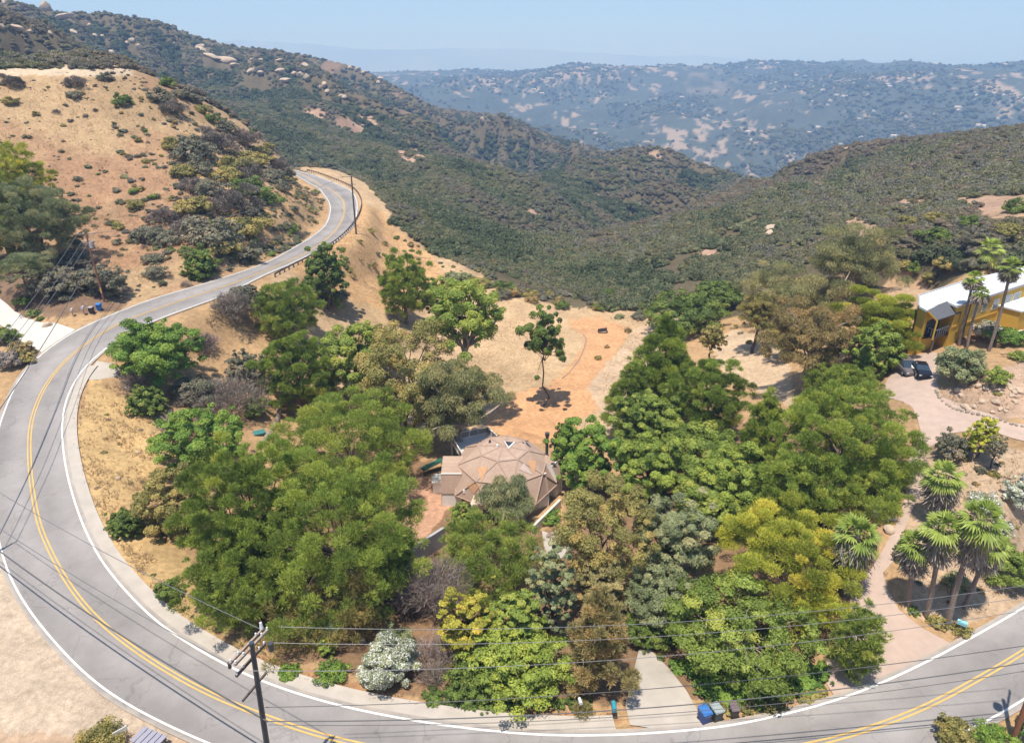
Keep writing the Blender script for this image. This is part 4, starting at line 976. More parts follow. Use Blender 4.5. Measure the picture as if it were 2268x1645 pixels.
# ------------------------------------------------------------------ chaparral, hillside bushes, boulders, far houses
def unit_bush(seed, nl, ls, nc=16, flat=.7, cr=.34, lo=-.2, style='leaf'):
    V, Fq, vv, _ = foliage(seed, 1.0, flat, nc=nc, cr=cr, nl=nl, ls=ls, style=style, lo=lo, rough=.22, asp=.6, w=.03, inner=.2)
    V = V + np.array([0, 0, flat * .55]); return V, Fq, vv
def chaparral_mat():
    m = leaf_mat("chaparral_leaves", (.06, .07, .03), (.16, .17, .075), rough=.7, trans=.15); nt = m.node_tree
    b = nt.nodes["Principled BSDF"]
    geo = N(nt, 'ShaderNodeNewGeometry'); at = N(nt, 'ShaderNodeAttribute', attribute_name='v'); oi = N(nt, 'ShaderNodeObjectInfo')
    n1 = N(nt, 'ShaderNodeTexNoise', i_Scale=.012, i_Detail=4.0); n2 = N(nt, 'ShaderNodeTexNoise', i_Scale=.055, i_Detail=3.0)
    for q in (n1, n2): nt.links.new(geo.outputs['Position'], q.inputs['Vector'])
    ml = N(nt, 'ShaderNodeMath', operation='MULTIPLY_ADD'); ml.inputs[1].default_value = .30
    a2 = N(nt, 'ShaderNodeMath', operation='MULTIPLY_ADD'); a2.inputs[1].default_value = .80; a2.inputs[2].default_value = -.08
    nt.links.new(oi.outputs['Random'], ml.inputs[0]); nt.links.new(n1.outputs['Fac'], a2.inputs[0]); nt.links.new(a2.outputs[0], ml.inputs[2])
    r = N(nt, 'ShaderNodeValToRGB'); e = r.color_ramp.elements
    e[0].position = .30; e[0].color = (.095, .118, .056, 1); e[1].position = .80; e[1].color = (.235, .185, .125, 1)
    for p, c in ((.40, (.130, .148, .078)), (.50, (.185, .190, .095)), (.60, (.205, .185, .090)), (.70, (.190, .188, .145))):
        q = e.new(p); q.color = (*c, 1)
    tn = N(nt, 'ShaderNodeAttribute', attribute_type='INSTANCER', attribute_name='tone')
    ta = N(nt, 'ShaderNodeMath', operation='ADD'); nt.links.new(ml.outputs[0], ta.inputs[0]); nt.links.new(tn.outputs['Fac'], ta.inputs[1]); nt.links.new(ta.outputs[0], r.inputs[0])
    mr = N(nt, 'ShaderNodeMapRange'); mr.inputs[3].default_value = .65; mr.inputs[4].default_value = 1.45; nt.links.new(at.outputs['Fac'], mr.inputs[0])
    mx = N(nt, 'ShaderNodeMix', data_type='RGBA', blend_type='MULTIPLY'); mx.inputs[0].default_value = 1
    nt.links.new(r.outputs[0], mx.inputs[6]); nt.links.new(mr.outputs[0], mx.inputs[7])
    for n_ in nt.nodes:
        if n_.type in ('BSDF_TRANSLUCENT',): nt.links.new(mx.outputs[2], n_.inputs['Color'])
    nt.links.new(mx.outputs[2], b.inputs['Base Color'])
    return m
M_CHAP = chaparral_mat()
PC = bpy.data.collections.new("bush_kinds")                       # kept out of the scene, only scattered from
for i in range(6):
    V, Fq, vv = unit_bush(900 + i, 900, .10, nc=3 + i, cr=.62 - .05 * i, flat=.62)
    o = bpy.data.objects.new("bush", fast_mesh("bush", V, Fq, M_CHAP, None, {'v': ('FLOAT', 'POINT', vv)})); PC.objects.link(o)
def scatter_nodes():
    ng = bpy.data.node_groups.new("scatter", 'GeometryNodeTree')
    ng.interface.new_socket("Geometry", in_out='INPUT', socket_type='NodeSocketGeometry'); ng.interface.new_socket("Geometry", in_out='OUTPUT', socket_type='NodeSocketGeometry')
    gi = ng.nodes.new('NodeGroupInput'); go = ng.nodes.new('NodeGroupOutput'); ip = ng.nodes.new('GeometryNodeInstanceOnPoints')
    ci = ng.nodes.new('GeometryNodeCollectionInfo'); ci.inputs['Collection'].default_value = PC; ci.inputs['Separate Children'].default_value = True; ci.inputs['Reset Children'].default_value = True
    def named(n, t):
        q = ng.nodes.new('GeometryNodeInputNamedAttribute'); q.data_type = t; q.inputs['Name'].default_value = n; return q
    rv = named('rot', 'FLOAT_VECTOR'); sv = named('scl', 'FLOAT_VECTOR'); iv = named('pick', 'INT')
    ip.inputs['Pick Instance'].default_value = True
    ng.links.new(gi.outputs[0], ip.inputs['Points']); ng.links.new(ci.outputs[0], ip.inputs['Instance'])
    ng.links.new(rv.outputs['Attribute'], ip.inputs['Rotation']); ng.links.new(sv.outputs['Attribute'], ip.inputs['Scale']); ng.links.new(iv.outputs['Attribute'], ip.inputs['Instance Index'])
    ng.links.new(ip.outputs[0], go.inputs[0]); return ng
NG = scatter_nodes()
def scatter(name, P, S, Z, tone=None):
    n = len(P); R = np.random.default_rng(n)
    me = bpy.data.meshes.new(name); me.vertices.add(n); me.vertices.foreach_set("co", P.astype(np.float32).ravel())
    a = me.attributes.new('rot', 'FLOAT_VECTOR', 'POINT'); rot = np.zeros((n, 3), np.float32); rot[:, 2] = R.random(n) * 6.28; rot[:, :2] = R.normal(size=(n, 2)) * .12; a.data.foreach_set('vector', rot.ravel())
    a = me.attributes.new('scl', 'FLOAT_VECTOR', 'POINT'); a.data.foreach_set('vector', np.stack([S, S * (.8 + .4 * R.random(n)), Z], 1).astype(np.float32).ravel())
    a = me.attributes.new('tone', 'FLOAT', 'POINT'); a.data.foreach_set('value', (np.zeros(n) if tone is None else tone).astype(np.float32))
    a = me.attributes.new('pick', 'INT', 'POINT'); a.data.foreach_set('value', R.integers(0, 6, n).astype(np.int32))
    o = link(name, me); md = o.modifiers.new("scatter", 'NODES'); md.node_group = NG; tag(o, kind='stuff'); return o
# which terrain samples the photographer's side can see (with a generous margin for other standpoints)
ELV = (GZ - HC) / RR; runmax = np.maximum.accumulate(ELV, axis=1)
seen = ELV > np.concatenate([np.full((nA, 1), -9.0), runmax[:, :-1]], 1) - (0.012 + 2.5 / RR)
# ---- sandstone boulders on the mountain
M_ROCK = simple("sandstone", (.50, .385, .285), .95, var=.2, scale=.35, bump=.6)
RK = []; BLD = []; R = np.random.default_rng(5)
for k in range(5):
    bm = bmesh.new(); bmesh.ops.create_icosphere(bm, subdivisions=3, radius=1); Rk = np.random.default_rng(60 + k)
    ax = [unit(Rk.normal(size=3)) for _ in range(9)]; ct = .62 + .25 * Rk.random(9)
    for v in bm.verts:
        p = np.array(v.co)
        for a_, c_ in zip(ax, ct):
            d_ = p @ a_
            if d_ > c_: p = p - a_ * (d_ - c_) * .85
        v.co = Vector(p * (1 + .05 * math.sin(7 * p[0] + k) * math.cos(6 * p[1])))
    me = bpy.data.meshes.new("boulder"); bm.to_mesh(me); bm.free(); me.materials.append(M_ROCK); RK.append(me)
def boulder(px_, py_, w, h, label, group, k=[0]):
    b = hit(px_, py_ + h * .3)
    if b is None or math.hypot(b[0], b[1]) > 1600: b = hit(px_, py_ + 12)
    if b is None: return
    D = b[1] * CT - (b[2] - HC) * ST; s = w * .42 * D / F; sz = max(s * .5, h * .62 * D / F); k[0] += 1; BLD.append((b[0], b[1], s))
    o = link("boulder", RK[k[0] % 5], None, b + np.array([0, 0, sz * .45]), (R.normal() * .2, R.normal() * .2, R.random() * 6), (s * (1 + .7 * R.random()), s * (.6 + .5 * R.random()), sz * (.7 + .5 * R.random()))); tag(o, label, 'boulder', group)
for a, b, w, h, l in [(102,12,26,26,'huge square boulder standing on the mountain crest'), (145,28,30,12,'flat pale boulder on the crest below the lone tree'), (10,4,16,10,'pale boulder at the top corner of the mountain'), (1668,500,20,14,'pale pointed boulder on the near canyon slope'), (1662,506,18,10,'low pale boulder leaning on the pointed one'),
        (1712,505,42,18,'large pale slab boulder on the near canyon slope'), (1703,520,26,16,'pinkish boulder below the large pale slab'), (1521,527,16,10,'small pale boulder lower on the canyon slope'), (1486,530,10,8,'smallest pale boulder on the canyon slope'), (1876,319,14,7,'small pale boulder on the skyline of the scrub ridge'), (1068,266,20,12,'cream boulder on the far spur')]:
    boulder(a, b, w, h, l, None)
for a, b, w, h in [(6,60,14,10),(35,62,24,12),(68,70,12,8),(112,74,16,12),(160,71,24,12),(211,83,16,12),(228,83,14,14),(197,56,14,8),(212,98,14,8),(248,118,18,12),(293,90,20,12),(309,105,14,12),(280,95,10,6),
        (446,117,46,6),(470,127,40,8),(497,138,50,9),(520,145,26,8),(440,108,26,5),(385,96,8,5),(538,133,8,6),(557,133,8,6),(577,133,16,6),(618,134,16,6),(676,146,24,10),(556,157,18,8),(577,161,20,10),(616,159,30,12),(650,165,26,12),(665,165,16,14),(680,172,22,16),(632,178,20,10),
        (718,188,20,12),(726,203,16,10),(755,214,14,10),(775,140,12,8),(790,144,10,8),(805,150,14,6),(842,165,18,8),(838,182,8,10),(890,196,10,6),(912,207,8,6),(763,215,16,10),(710,195,8,10)]:
    boulder(a, b, w, h, 'pale sandstone boulder in the band of outcrops crossing the dark mountain', 'sandstone outcrops on the mountain')

nearzone = [(-4000,690),(-400,690),(0,700),(230,690),(480,620),(640,560),(735,500),(740,440),(690,395),(655,372),(730,370),(812,405),(858,455),(872,492),(960,560),(1060,600),(1140,650),(1270,678),(1400,688),(1480,660),(1560,650),(1640,632),(1760,600),(1850,560),(1960,560),(2040,575),(2110,600),(2268,580),(2700,560),(4000,4000),(-4000,4000)]
hillzone = [(-4000,690),(0,700),(230,690),(480,620),(640,560),(735,500),(735,430),(660,375),(620,335),(520,262),(430,212),(354,176),(290,152),(-4000,147)]
def sample_terrain(n, rlo, rhi, azlo, azhi, pw=1.0):
    u = azlo + (azhi - azlo) * rng.random(n); lr = math.log(rlo) + (math.log(rhi) - math.log(rlo)) * rng.random(n) ** pw
    r = np.exp(lr); x = r * np.sin(u); y = r * np.cos(u); z = hz_v(x, y)
    i = np.clip(np.searchsorted(AZ, u), 0, nA - 1); j = np.clip(((lr - LR[0]) / (LR[1] - LR[0])).astype(int), 0, nR - 1)
    px, py = proj(x, y, z); return x, y, z, r, px, py, seen[i, j]
x, y, z, r, px, py, sn = sample_terrain(230000, 110, 1500, math.radians(-50), math.radians(50))
bare = fbm(x / 55, y / 80, 4, 61)
ok = sn & (px > -250) & (px < 2520) & ~inpoly(px, py, nearzone) & ~(inpoly(px, py, hillzone) & (r < 300)) & ~((bare > .69) & (r > 300) & (px < 1350) & (rng.random(len(x)) < .8))
ok &= ~((r < 300) & ((fbm(x / 14, y / 14, 3, 71) > .66) | inpoly(px, py, [(2150,440),(2268,430),(2400,440),(2400,490),(2200,490)])  | inpoly(px, py, [(1880,480),(1950,500),(1925,560),(1870,530)])))
ok &= rng.random(len(x)) < np.where(r < 260, .80, 1)
for a_, b_, r_ in OPEN: ok &= ~((((px - a_) / (r_ * 1.45)) ** 2 + ((py - b_) / (r_ * .6)) ** 2 < .95) & (r < 1400) & (rng.random(len(x)) < .85))
BA = np.array(BLD)
for bx_, by_, bs_ in BLD:
    rb = math.hypot(bx_, by_); ux, uy = bx_ / rb, by_ / rb; al = (x - bx_) * ux + (y - by_) * uy; ac_ = np.abs(-(x - bx_) * uy + (y - by_) * ux)
    ok &= ~((ac_ < bs_ * 1.0) & (al > -bs_ * 1.0 - rb * .022) & (al < bs_))
nr_ = np.where(ok & (r < 330))[0]; ok[nr_[nearest(np.stack([x[nr_], y[nr_]], 1), YW)[0] < 9.5]] = False
P = np.stack([x, y, z], 1)[ok]; rr_ = r[ok]
S = (1.0 + 1.5 * rng.random(len(P)) ** 1.6) * np.clip(.75 + rr_ / 700, .8, 2.1); S *= np.where(rr_ < 220, .85, 1)
Zs = S * (.85 + .5 * rng.random(len(P)))
P[:, 2] -= .25 * Zs
# gullies hold tall dark green oak scrub, spurs carry low brownish brush; the near bank on the east is olive brown
e_ = 9.0; gully = .25 * (hz_v(P[:, 0] + e_, P[:, 1]) + hz_v(P[:, 0] - e_, P[:, 1]) + hz_v(P[:, 0], P[:, 1] + e_) + hz_v(P[:, 0], P[:, 1] - e_)) - hz_v(P[:, 0], P[:, 1])
e_ = 22.0; gully += .25 * (hz_v(P[:, 0] + e_, P[:, 1]) + hz_v(P[:, 0] - e_, P[:, 1]) + hz_v(P[:, 0], P[:, 1] + e_) + hz_v(P[:, 0], P[:, 1] - e_)) - hz_v(P[:, 0], P[:, 1])
g_ = np.clip(gully / 3.0, -1, 1); ppx, ppy = proj(P[:, 0], P[:, 1], P[:, 2])
east = (rr_ < 450) & (ppx > 1150) & (ppy > np.interp(ppx, [1150, 1350, 1560, 1700, 1860, 2268], [500, 500, 440, 380, 300, 250]))
tone = -.22 * g_ + np.where(east, .10, -.04); k_ = 1 + .35 * np.clip(g_, -.6, 1); S *= k_; Zs *= k_ * (1 + .2 * np.clip(g_, 0, 1))
print("chaparral", len(P), g_.std())
scatter("chaparral", P, S, Zs, tone)
# knee high scrub between the countable bushes of the brown hill
x, y, z, r, px, py, sn = sample_terrain(60000, 95, 290, math.radians(-50), math.radians(-12))
ok = sn & inpoly(px, py, [(-200,690),(0,660),(230,680),(480,615),(640,555),(715,500),(715,440),(655,385),(610,335),(515,262),(425,214),(350,178),(285,156),(-300,152)])
ok &= rng.random(len(x)) < (.03 + .30 * np.clip((px - 180) / 420, 0, 1) ** 1.3) * np.clip((fbm(x / 12, y / 12, 3, 91) - .36) * 5, .12, 1)
P2 = np.stack([x, y, z - .1], 1)[ok]; P2 = P2[nearest(P2[:, :2], YW)[0] > 5.2]; S2 = .28 + .75 * rng.random(len(P2)) ** 2.2; print("hill scrub", len(P2))
scatter("hill_scrub", P2, S2, S2 * .9, .05 + .25 * rng.random(len(P2)))
# gardens and oaks that speckle the far hills
x, y, z, r, px, py, sn = sample_terrain(42000, 1500, 4300, math.radians(-26), math.radians(46))
dn = fbm(x / 260, y / 360, 4, 81)
ok = sn & (rng.random(len(x)) < np.clip((dn - .40) * 5, .03, 1)) & (px > 700)
P = np.stack([x, y, z], 1)[ok]; S = (3.0 + 6 * rng.random(len(P)) ** 2); print("far trees", len(P))
scatter("far_woodland", P, S, S * (.8 + .5 * rng.random(len(P))))

# ---- bushes on the brown hill, each its own object
HG = 'bushes dotted over the brown hill'
bmats = ['deep', 'olive', 'grey', 'purple', 'bronze', 'sage']
BM = {}
for mname in bmats:
    for k in range(3):
        V, Fq, vv = unit_bush(300 + k * 7 + bmats.index(mname), 950 if mname != 'purple' else 800, .12, nc=18, style='leaf' if mname != 'purple' else 'needle')
        BM[mname, k] = fast_mesh("hill_bush", V, Fq, LM[mname], None, {'v': ('FLOAT', 'POINT', vv)})
BMB = {}
for mname in bmats:
    for k in range(3):
        V, Fq, vv = unit_bush(500 + k * 7 + bmats.index(mname), 3600 if mname != 'purple' else 2500, .052 if mname != 'purple' else .1, nc=34, cr=.24, style='leaf' if mname != 'purple' else 'needle')
        BMB[mname, k] = fast_mesh("big_hill_bush", V, Fq, LM[mname], None, {'v': ('FLOAT', 'POINT', vv)})
words_c = dict(deep='dark green', olive='olive green', grey='grey green', purple='mauve brown', bronze='rusty brown', sage='sage green', pine='sage green')
nb = 0
def hill_bush(px_, py_, d, mname, label, group, name='hill_bush', flat=1.0):
    global nb
    if mname == 'pine': mname = 'sage'
    b = hit(px_, py_)
    if b is None or nearest(b[None, :2], YW)[0][0] < 5.6: return
    D = b[1] * CT - (b[2] - HC) * ST; s = max(.35, d * .5 * D / F)
    o = link(name, (BMB if s > 1.6 else BM)[mname, nb % 3], None, b - np.array([0, 0, .25 * s]), (0, 0, nb * 2.4), (s, s, s * flat)); nb += 1
    tag(o, label, 'bush', group); PLACED.append((b[0], b[1], s))
big = [(480,540,150),(540,520,110),(330,530,92),(360,490,70),(430,470,90),(520,460,100),(470,430,90),(560,430,90),(600,400,80),(560,370,90),(430,350,110),(480,330,90),(390,330,70),(380,250,60),(400,215,50),(370,190,46),(355,225,70),(450,250,46),
       (500,290,60),(540,320,70),(575,350,70),(610,375,60),(640,390,40),(600,450,60),(540,570,90),(500,560,80),(340,580,60),(430,420,60),(500,400,80),(545,400,80),(590,345,40),(470,270,40),(430,225,50),(520,380,90),(620,420,50),
       (30,190,50),(25,230,40),(165,190,44),(165,215,40),(270,230,50),(235,178,40),(410,390,70),(450,385,70),(480,470,70),(300,460,50),(420,520,90),(375,540,70),(460,590,50),(345,610,60),(590,500,44),(555,475,60)]
for i, (a, b, d) in enumerate(big):
    mname = ['grey', 'olive', 'grey', 'purple', 'olive', 'purple', 'grey', 'deep'][i % 8]
    hill_bush(a, b, d, mname, f"{'spreading' if d > 80 else 'large' if d > 60 else 'mid sized'} {words_c[mname]} bush {'under the plateau edge' if b < 260 else 'halfway up' if b < 420 else 'low down'} {'on the bare face' if a < 420 else 'in the thicket' if a < 540 else 'by the far curve'} of brown hill", 'large bushes on the shoulder of the brown hill', name='hillside_bush')
R = np.random.default_rng(44); cnt = 0; tries = 0
while cnt < 225 and tries < 9000:
    tries += 1
    a = R.random() * 740 - 10; b = 155 + R.random() * 500
    if not inpoly(np.array([a]), np.array([b]), hillzone)[0] or inpoly(np.array([a]), np.array([b]), [(-20,400),(110,420),(190,430),(190,540),(290,600),(290,690),(-20,700)])[0]: continue
    dens_ = .18 + .9 * np.clip((a - 120) / 450, 0, 1) if b > 200 else .25
    if R.random() > dens_: continue
    mname = R.choice(bmats, p=[.14, .26, .22, .16, .14, .08])
    d = (8 + 18 * R.random() ** 2.4) * (.6 + .75 * (b - 140) / 400)
    hill_bush(a, b, d, mname, f"small {words_c[mname]} bush dotted on the dry slope of the brown hill", HG); cnt += 1
for i, (a, b, d, mname) in enumerate([(684,404,34,'deep'),(698,430,22,'deep'),(690,468,32,'pine'),(640,520,16,'deep'),(652,510,16,'deep'),(700,495,14,'olive'),(668,440,20,'bronze'),(655,470,16,'olive'),(610,540,16,'olive'),(680,420,14,'bronze')]):
    hill_bush(a, b, d, mname, f"{words_c[mname]} bush on the golden cut bank above the far curve", 'bushes on the cut bank above the far curve', name='bank_bush')
for i in range(46):
    a = 745 + R.random() * 260; b = 500 + R.random() * 160
    if b < 470 + (a - 800) * .55 or b > 690: continue
    mname = R.choice(['olive', 'bronze', 'deep', 'grey']); hill_bush(a, b, 9 + 18 * R.random() ** 2, mname, f"small {words_c[mname]} tuft on the tan slope below the guardrail", 'tufts on the tan slope below the guardrail', name='slope_tuft', flat=.8)
for i in range(40):
    t = R.random(); a = 1000 + 440 * t; b = 610 + 85 * t ** .6 + R.normal() * 9
    mname = R.choice(['olive', 'bronze', 'deep', 'grey', 'pine']); hill_bush(a, b, 18 + 30 * R.random(), mname, f"{words_c[mname]} bush at the ragged lower edge of the canyon scrub", 'bushes at the lower edge of the canyon scrub', name='canyon_bush')
for a, b, d, mname in [(1350,660,50,'deep'),(1325,795,20,'olive'),(1390,735,22,'bronze'),(1345,770,14,'bronze'),(1405,820,30,'bronze'),(1660,760,18,'olive'),(1640,740,14,'grey'),(1700,790,16,'olive'),(2075,530,70,'deep'),(2070,490,56,'olive'),
        (2160,540,60,'grey'),(2230,520,70,'olive'),(2200,590,60,'grey'),(2100,595,70,'olive'),(2150,500,60,'deep'),(2250,470,70,'deep'),(1960,540,40,'olive'),(2010,500,60,'olive'),(2020,600,50,'deep'),(2255,560,60,'grey'),(2090,450,60,'grey'),(1920,640,40,'olive'),(2000,590,40,'olive'),(2060,620,50,'olive')]:
    hill_bush(a, b, d, mname, f"{words_c[mname]} bush on the scrubby slope behind the yard and the yellow house", 'bushes on the slope behind the yards', name='yard_bush')
# low dry tufts along the golden bank
for i in range(60):
    a = 170 + R.random() * 260; b = 860 + R.random() * 420; P_ = at_z(a, b, 2)
    if not inpoly(np.array([a]), np.array([b]), [(175,860),(330,930),(350,1020),(340,1100),(235,1130),(330,1240),(420,1330),(300,1290),(200,1150),(160,1000)])[0]: continue
    mname = R.choice(['bronze', 'olive', 'purple']); hill_bush(a, b, 8 + 9 * R.random(), mname, f"low {words_c[mname]} tuft in the golden grass of the bank", 'tufts in the golden grass bank', name='grass_tuft', flat=.6)
for i in range(70):
    a = 1960 + R.random() * 300; b = 790 + R.random() * 590
    if not inpoly(np.array([a]), np.array([b]), [(2110,870),(2268,800),(2268,925),(2150,890)])[0] and not inpoly(np.array([a]), np.array([b]), [(2070,1010),(2120,1000),(2260,1000),(2260,1320),(2130,1390),(1990,1340),(1985,1300),(2100,1200),(2090,1120),(2060,1060)])[0]: continue
    mname = R.choice(['bronze', 'olive', 'grey', 'purple']); hill_bush(a, b, 10 + 14 * R.random(), mname, f"low {words_c[mname]} ground plant in the garden east of the gravel driveway", 'ground plants in the driveway garden', name='garden_plant', flat=.6)
# ivy under the sprawling juniper and grass litter along the kerb
def ivy(name, poly, n, s, mat, nl=220):
    P = np.array([hit(a, b) for a, b in poly]); x0, y0 = P[:, :2].min(0); x1, y1 = P[:, :2].max(0); R_ = np.random.default_rng(n)
    q = np.stack([x0 + (x1 - x0) * R_.random(n * 3), y0 + (y1 - y0) * R_.random(n * 3)], 1); q = q[inpoly(q[:, 0], q[:, 1], [tuple(p[:2]) for p in P])][:n]
    Vb, Fb, vb, = unit_bush(55, nl, .2, nc=8); VV = []; FF = []; vv = []; o = 0
    for p in q:
        k = s * (.5 + R_.random()); a = R_.random() * 6.28; c_, s_ = math.cos(a), math.sin(a)
        V = Vb * np.array([k, k, k * .6]); V = np.stack([V[:, 0] * c_ - V[:, 1] * s_, V[:, 0] * s_ + V[:, 1] * c_, V[:, 2]], 1) + np.array([p[0], p[1], hz(p[0], p[1])])
        VV.append(V); FF.append(Fb + o); vv.append(np.clip(vb + R_.normal() * .2, 0, 1)); o += len(V)
    ob = link(name, fast_mesh(name, np.concatenate(VV), np.concatenate(FF), LM[mat], None, {'v': ('FLOAT', 'POINT', np.concatenate(vv))})); tag(ob, kind='stuff')
ivy("ivy", [(1490,1470),(1560,1480),(1700,1490),(1825,1480),(1830,1515),(1740,1540),(1640,1560),(1580,1560),(1540,1530)], 150, .55, 'bright')
ivy("ground_cover", [(1545,1560),(1700,1548),(1830,1520),(1820,1545),(1700,1575),(1610,1580)], 70, .35, 'olive')
ivy("ground_cover", [(940,1530),(1130,1545),(1300,1550),(1300,1570),(1100,1575),(950,1560)], 70, .45, 'deep')
def grass(name, poly, dens_, mat, h=.35, rmax=200):
    """dry grass blades standing over a plot"""
    P = np.array([hit(a, b) for a, b in poly]); x0, y0 = P[:, :2].min(0); x1, y1 = P[:, :2].max(0); R_ = np.random.default_rng(len(poly) * 3)
    n = int((x1 - x0) * (y1 - y0) * dens_); q = np.stack([x0 + (x1 - x0) * R_.random(n), y0 + (y1 - y0) * R_.random(n)], 1)
    q = q[inpoly(q[:, 0], q[:, 1], [tuple(p[:2]) for p in P])]; q = q[R_.random(len(q)) < np.clip((fbm(q[:, 0] / 1.6, q[:, 1] / 1.6, 3, 8) - .38) * 5, 0.1, 1)]
    Pp = np.stack([q[:, 0], q[:, 1], hz_v(q[:, 0], q[:, 1]) - .02], 1)
    V, Fq = needle_tufts(R_, Pp, unit(np.array([0, 0, 1.]) + R_.normal(size=Pp.shape) * .35), h, .055, 3)
    c = np.tile(np.repeat(np.clip(fbm(q[:, 0] / 4, q[:, 1] / 4, 3, 12) + R_.normal(size=len(q)) * .15, 0, 1), 4), 3)
    ob = link(name, fast_mesh(name, V, Fq, mat, None, {'v': ('FLOAT', 'POINT', c)})); tag(ob, kind='stuff'); print(name, len(Fq))
M_DRYG = leaf_mat("dry_grass", (.33, .22, .12), (.62, .46, .25), trans=.3, rough=.8)
M_BROWNG = leaf_mat("brown_grass", (.30, .17, .09), (.50, .31, .17), trans=.3, rough=.8)
grass("dry_grass", [(178,850),(240,850),(360,935),(350,1020),(330,1090),(240,1180),(330,1250),(420,1380),(330,1300),(240,1170),(185,1060),(163,960)], 14, M_DRYG)
grass("dry_grass", [(250,1190),(340,1230),(470,1390),(560,1460),(480,1430),(370,1350)], 12, M_DRYG)
grass("brown_grass", [(480,1425),(620,1490),(780,1545),(940,1570),(1130,1590),(1380,1600),(1380,1580),(1100,1565),(900,1540),(700,1500),(560,1440)], 14, M_BROWNG, .25)
grass("dry_grass", [(640,600),(740,530),(800,490),(870,510),(960,575),(1010,640),(940,700),(860,690),(780,640),(700,640)], 7.0, M_DRYG, .35)
grass("dry_grass", [(560,570),(700,500),(728,470),(700,430),(655,400),(600,460),(520,550)], 5, M_DRYG, .4)
grass("dry_grass", [(250,640),(480,600),(560,575),(560,540),(400,540),(240,560)], 4.0, M_DRYG, .4)
M_HILLG = leaf_mat("hill_scrub", (.22, .15, .085), (.58, .41, .22), trans=.2, rough=.8)
grass("dry_scrub", [(0,175),(290,178),(380,230),(470,280),(560,360),(640,420),(560,560),(240,600),(180,480),(0,420)], 2.2, M_HILLG, .5)
grass("dry_scrub", [(1060,700),(1200,700),(1260,740),(1200,840),(1100,870),(1020,800)], 5, M_DRYG, .25)
grass("dry_scrub", [(1330,690),(1450,705),(1430,780),(1390,840),(1340,890),(1330,830),(1390,740)], 5, M_DRYG, .25)
grass("dry_scrub", [(2090,860),(2268,830),(2268,930),(2120,905)], 6, M_HILLG, .3)
grass("dry_scrub", [(2070,1020),(2130,990),(2260,1000),(2260,1300),(2130,1390),(2000,1340),(2100,1200)], 5, M_HILLG, .3)

# ---- houses speckling the far hills
M_FH = simple("far_house_wall", (.62, .57, .50), .8, var=.04); M_FR = simple("far_house_roof", (.52, .42, .36), .8, var=.05)
bm = bmesh.new(); bmesh.ops.create_cube(bm, size=1)
for v in bm.verts: v.co.z = (v.co.z + .5) * .45
r0 = bm.verts.new((-.5, 0, .7)); r1 = bm.verts.new((.5, 0, .7)); bm.verts.ensure_lookup_table()
tp = sorted([v for v in bm.verts if abs(v.co.z - .45) < 1e-4], key=lambda v: (v.co.x, v.co.y))
def bf(*v):
    f = bm.faces.new(v); return f
rf = [bf(tp[0], tp[2], r1, r0), bf(tp[3], tp[1], r0, r1), bf(tp[1], tp[0], r0), bf(tp[2], tp[3], r1)]
for f in rf[:2]: f.material_index = 1
fme = bpy.data.meshes.new("distant_house"); bm.to_mesh(fme); bm.free(); fme.materials.append(M_FH); fme.materials.append(M_FR)
x, y, z, r, px, py, sn = sample_terrain(9000, 1700, 4100, math.radians(-20), math.radians(42))
ok = sn & (fbm(x / 260, y / 360, 4, 81) > .50) & (px > 860) & (px < 2300) & (py < 400); k = np.where(ok)[0][:230]
for i in k:
    s = 9 + 9 * R.random(); o = link("distant_house", fme, None, (x[i], y[i], z[i] - 1), (0, 0, R.random() * 6.28), (s, s * .6, s * .55))
    tag(o, 'tiny pale house among the gardens of the distant blue hills', 'house', 'houses on the distant blue hills')
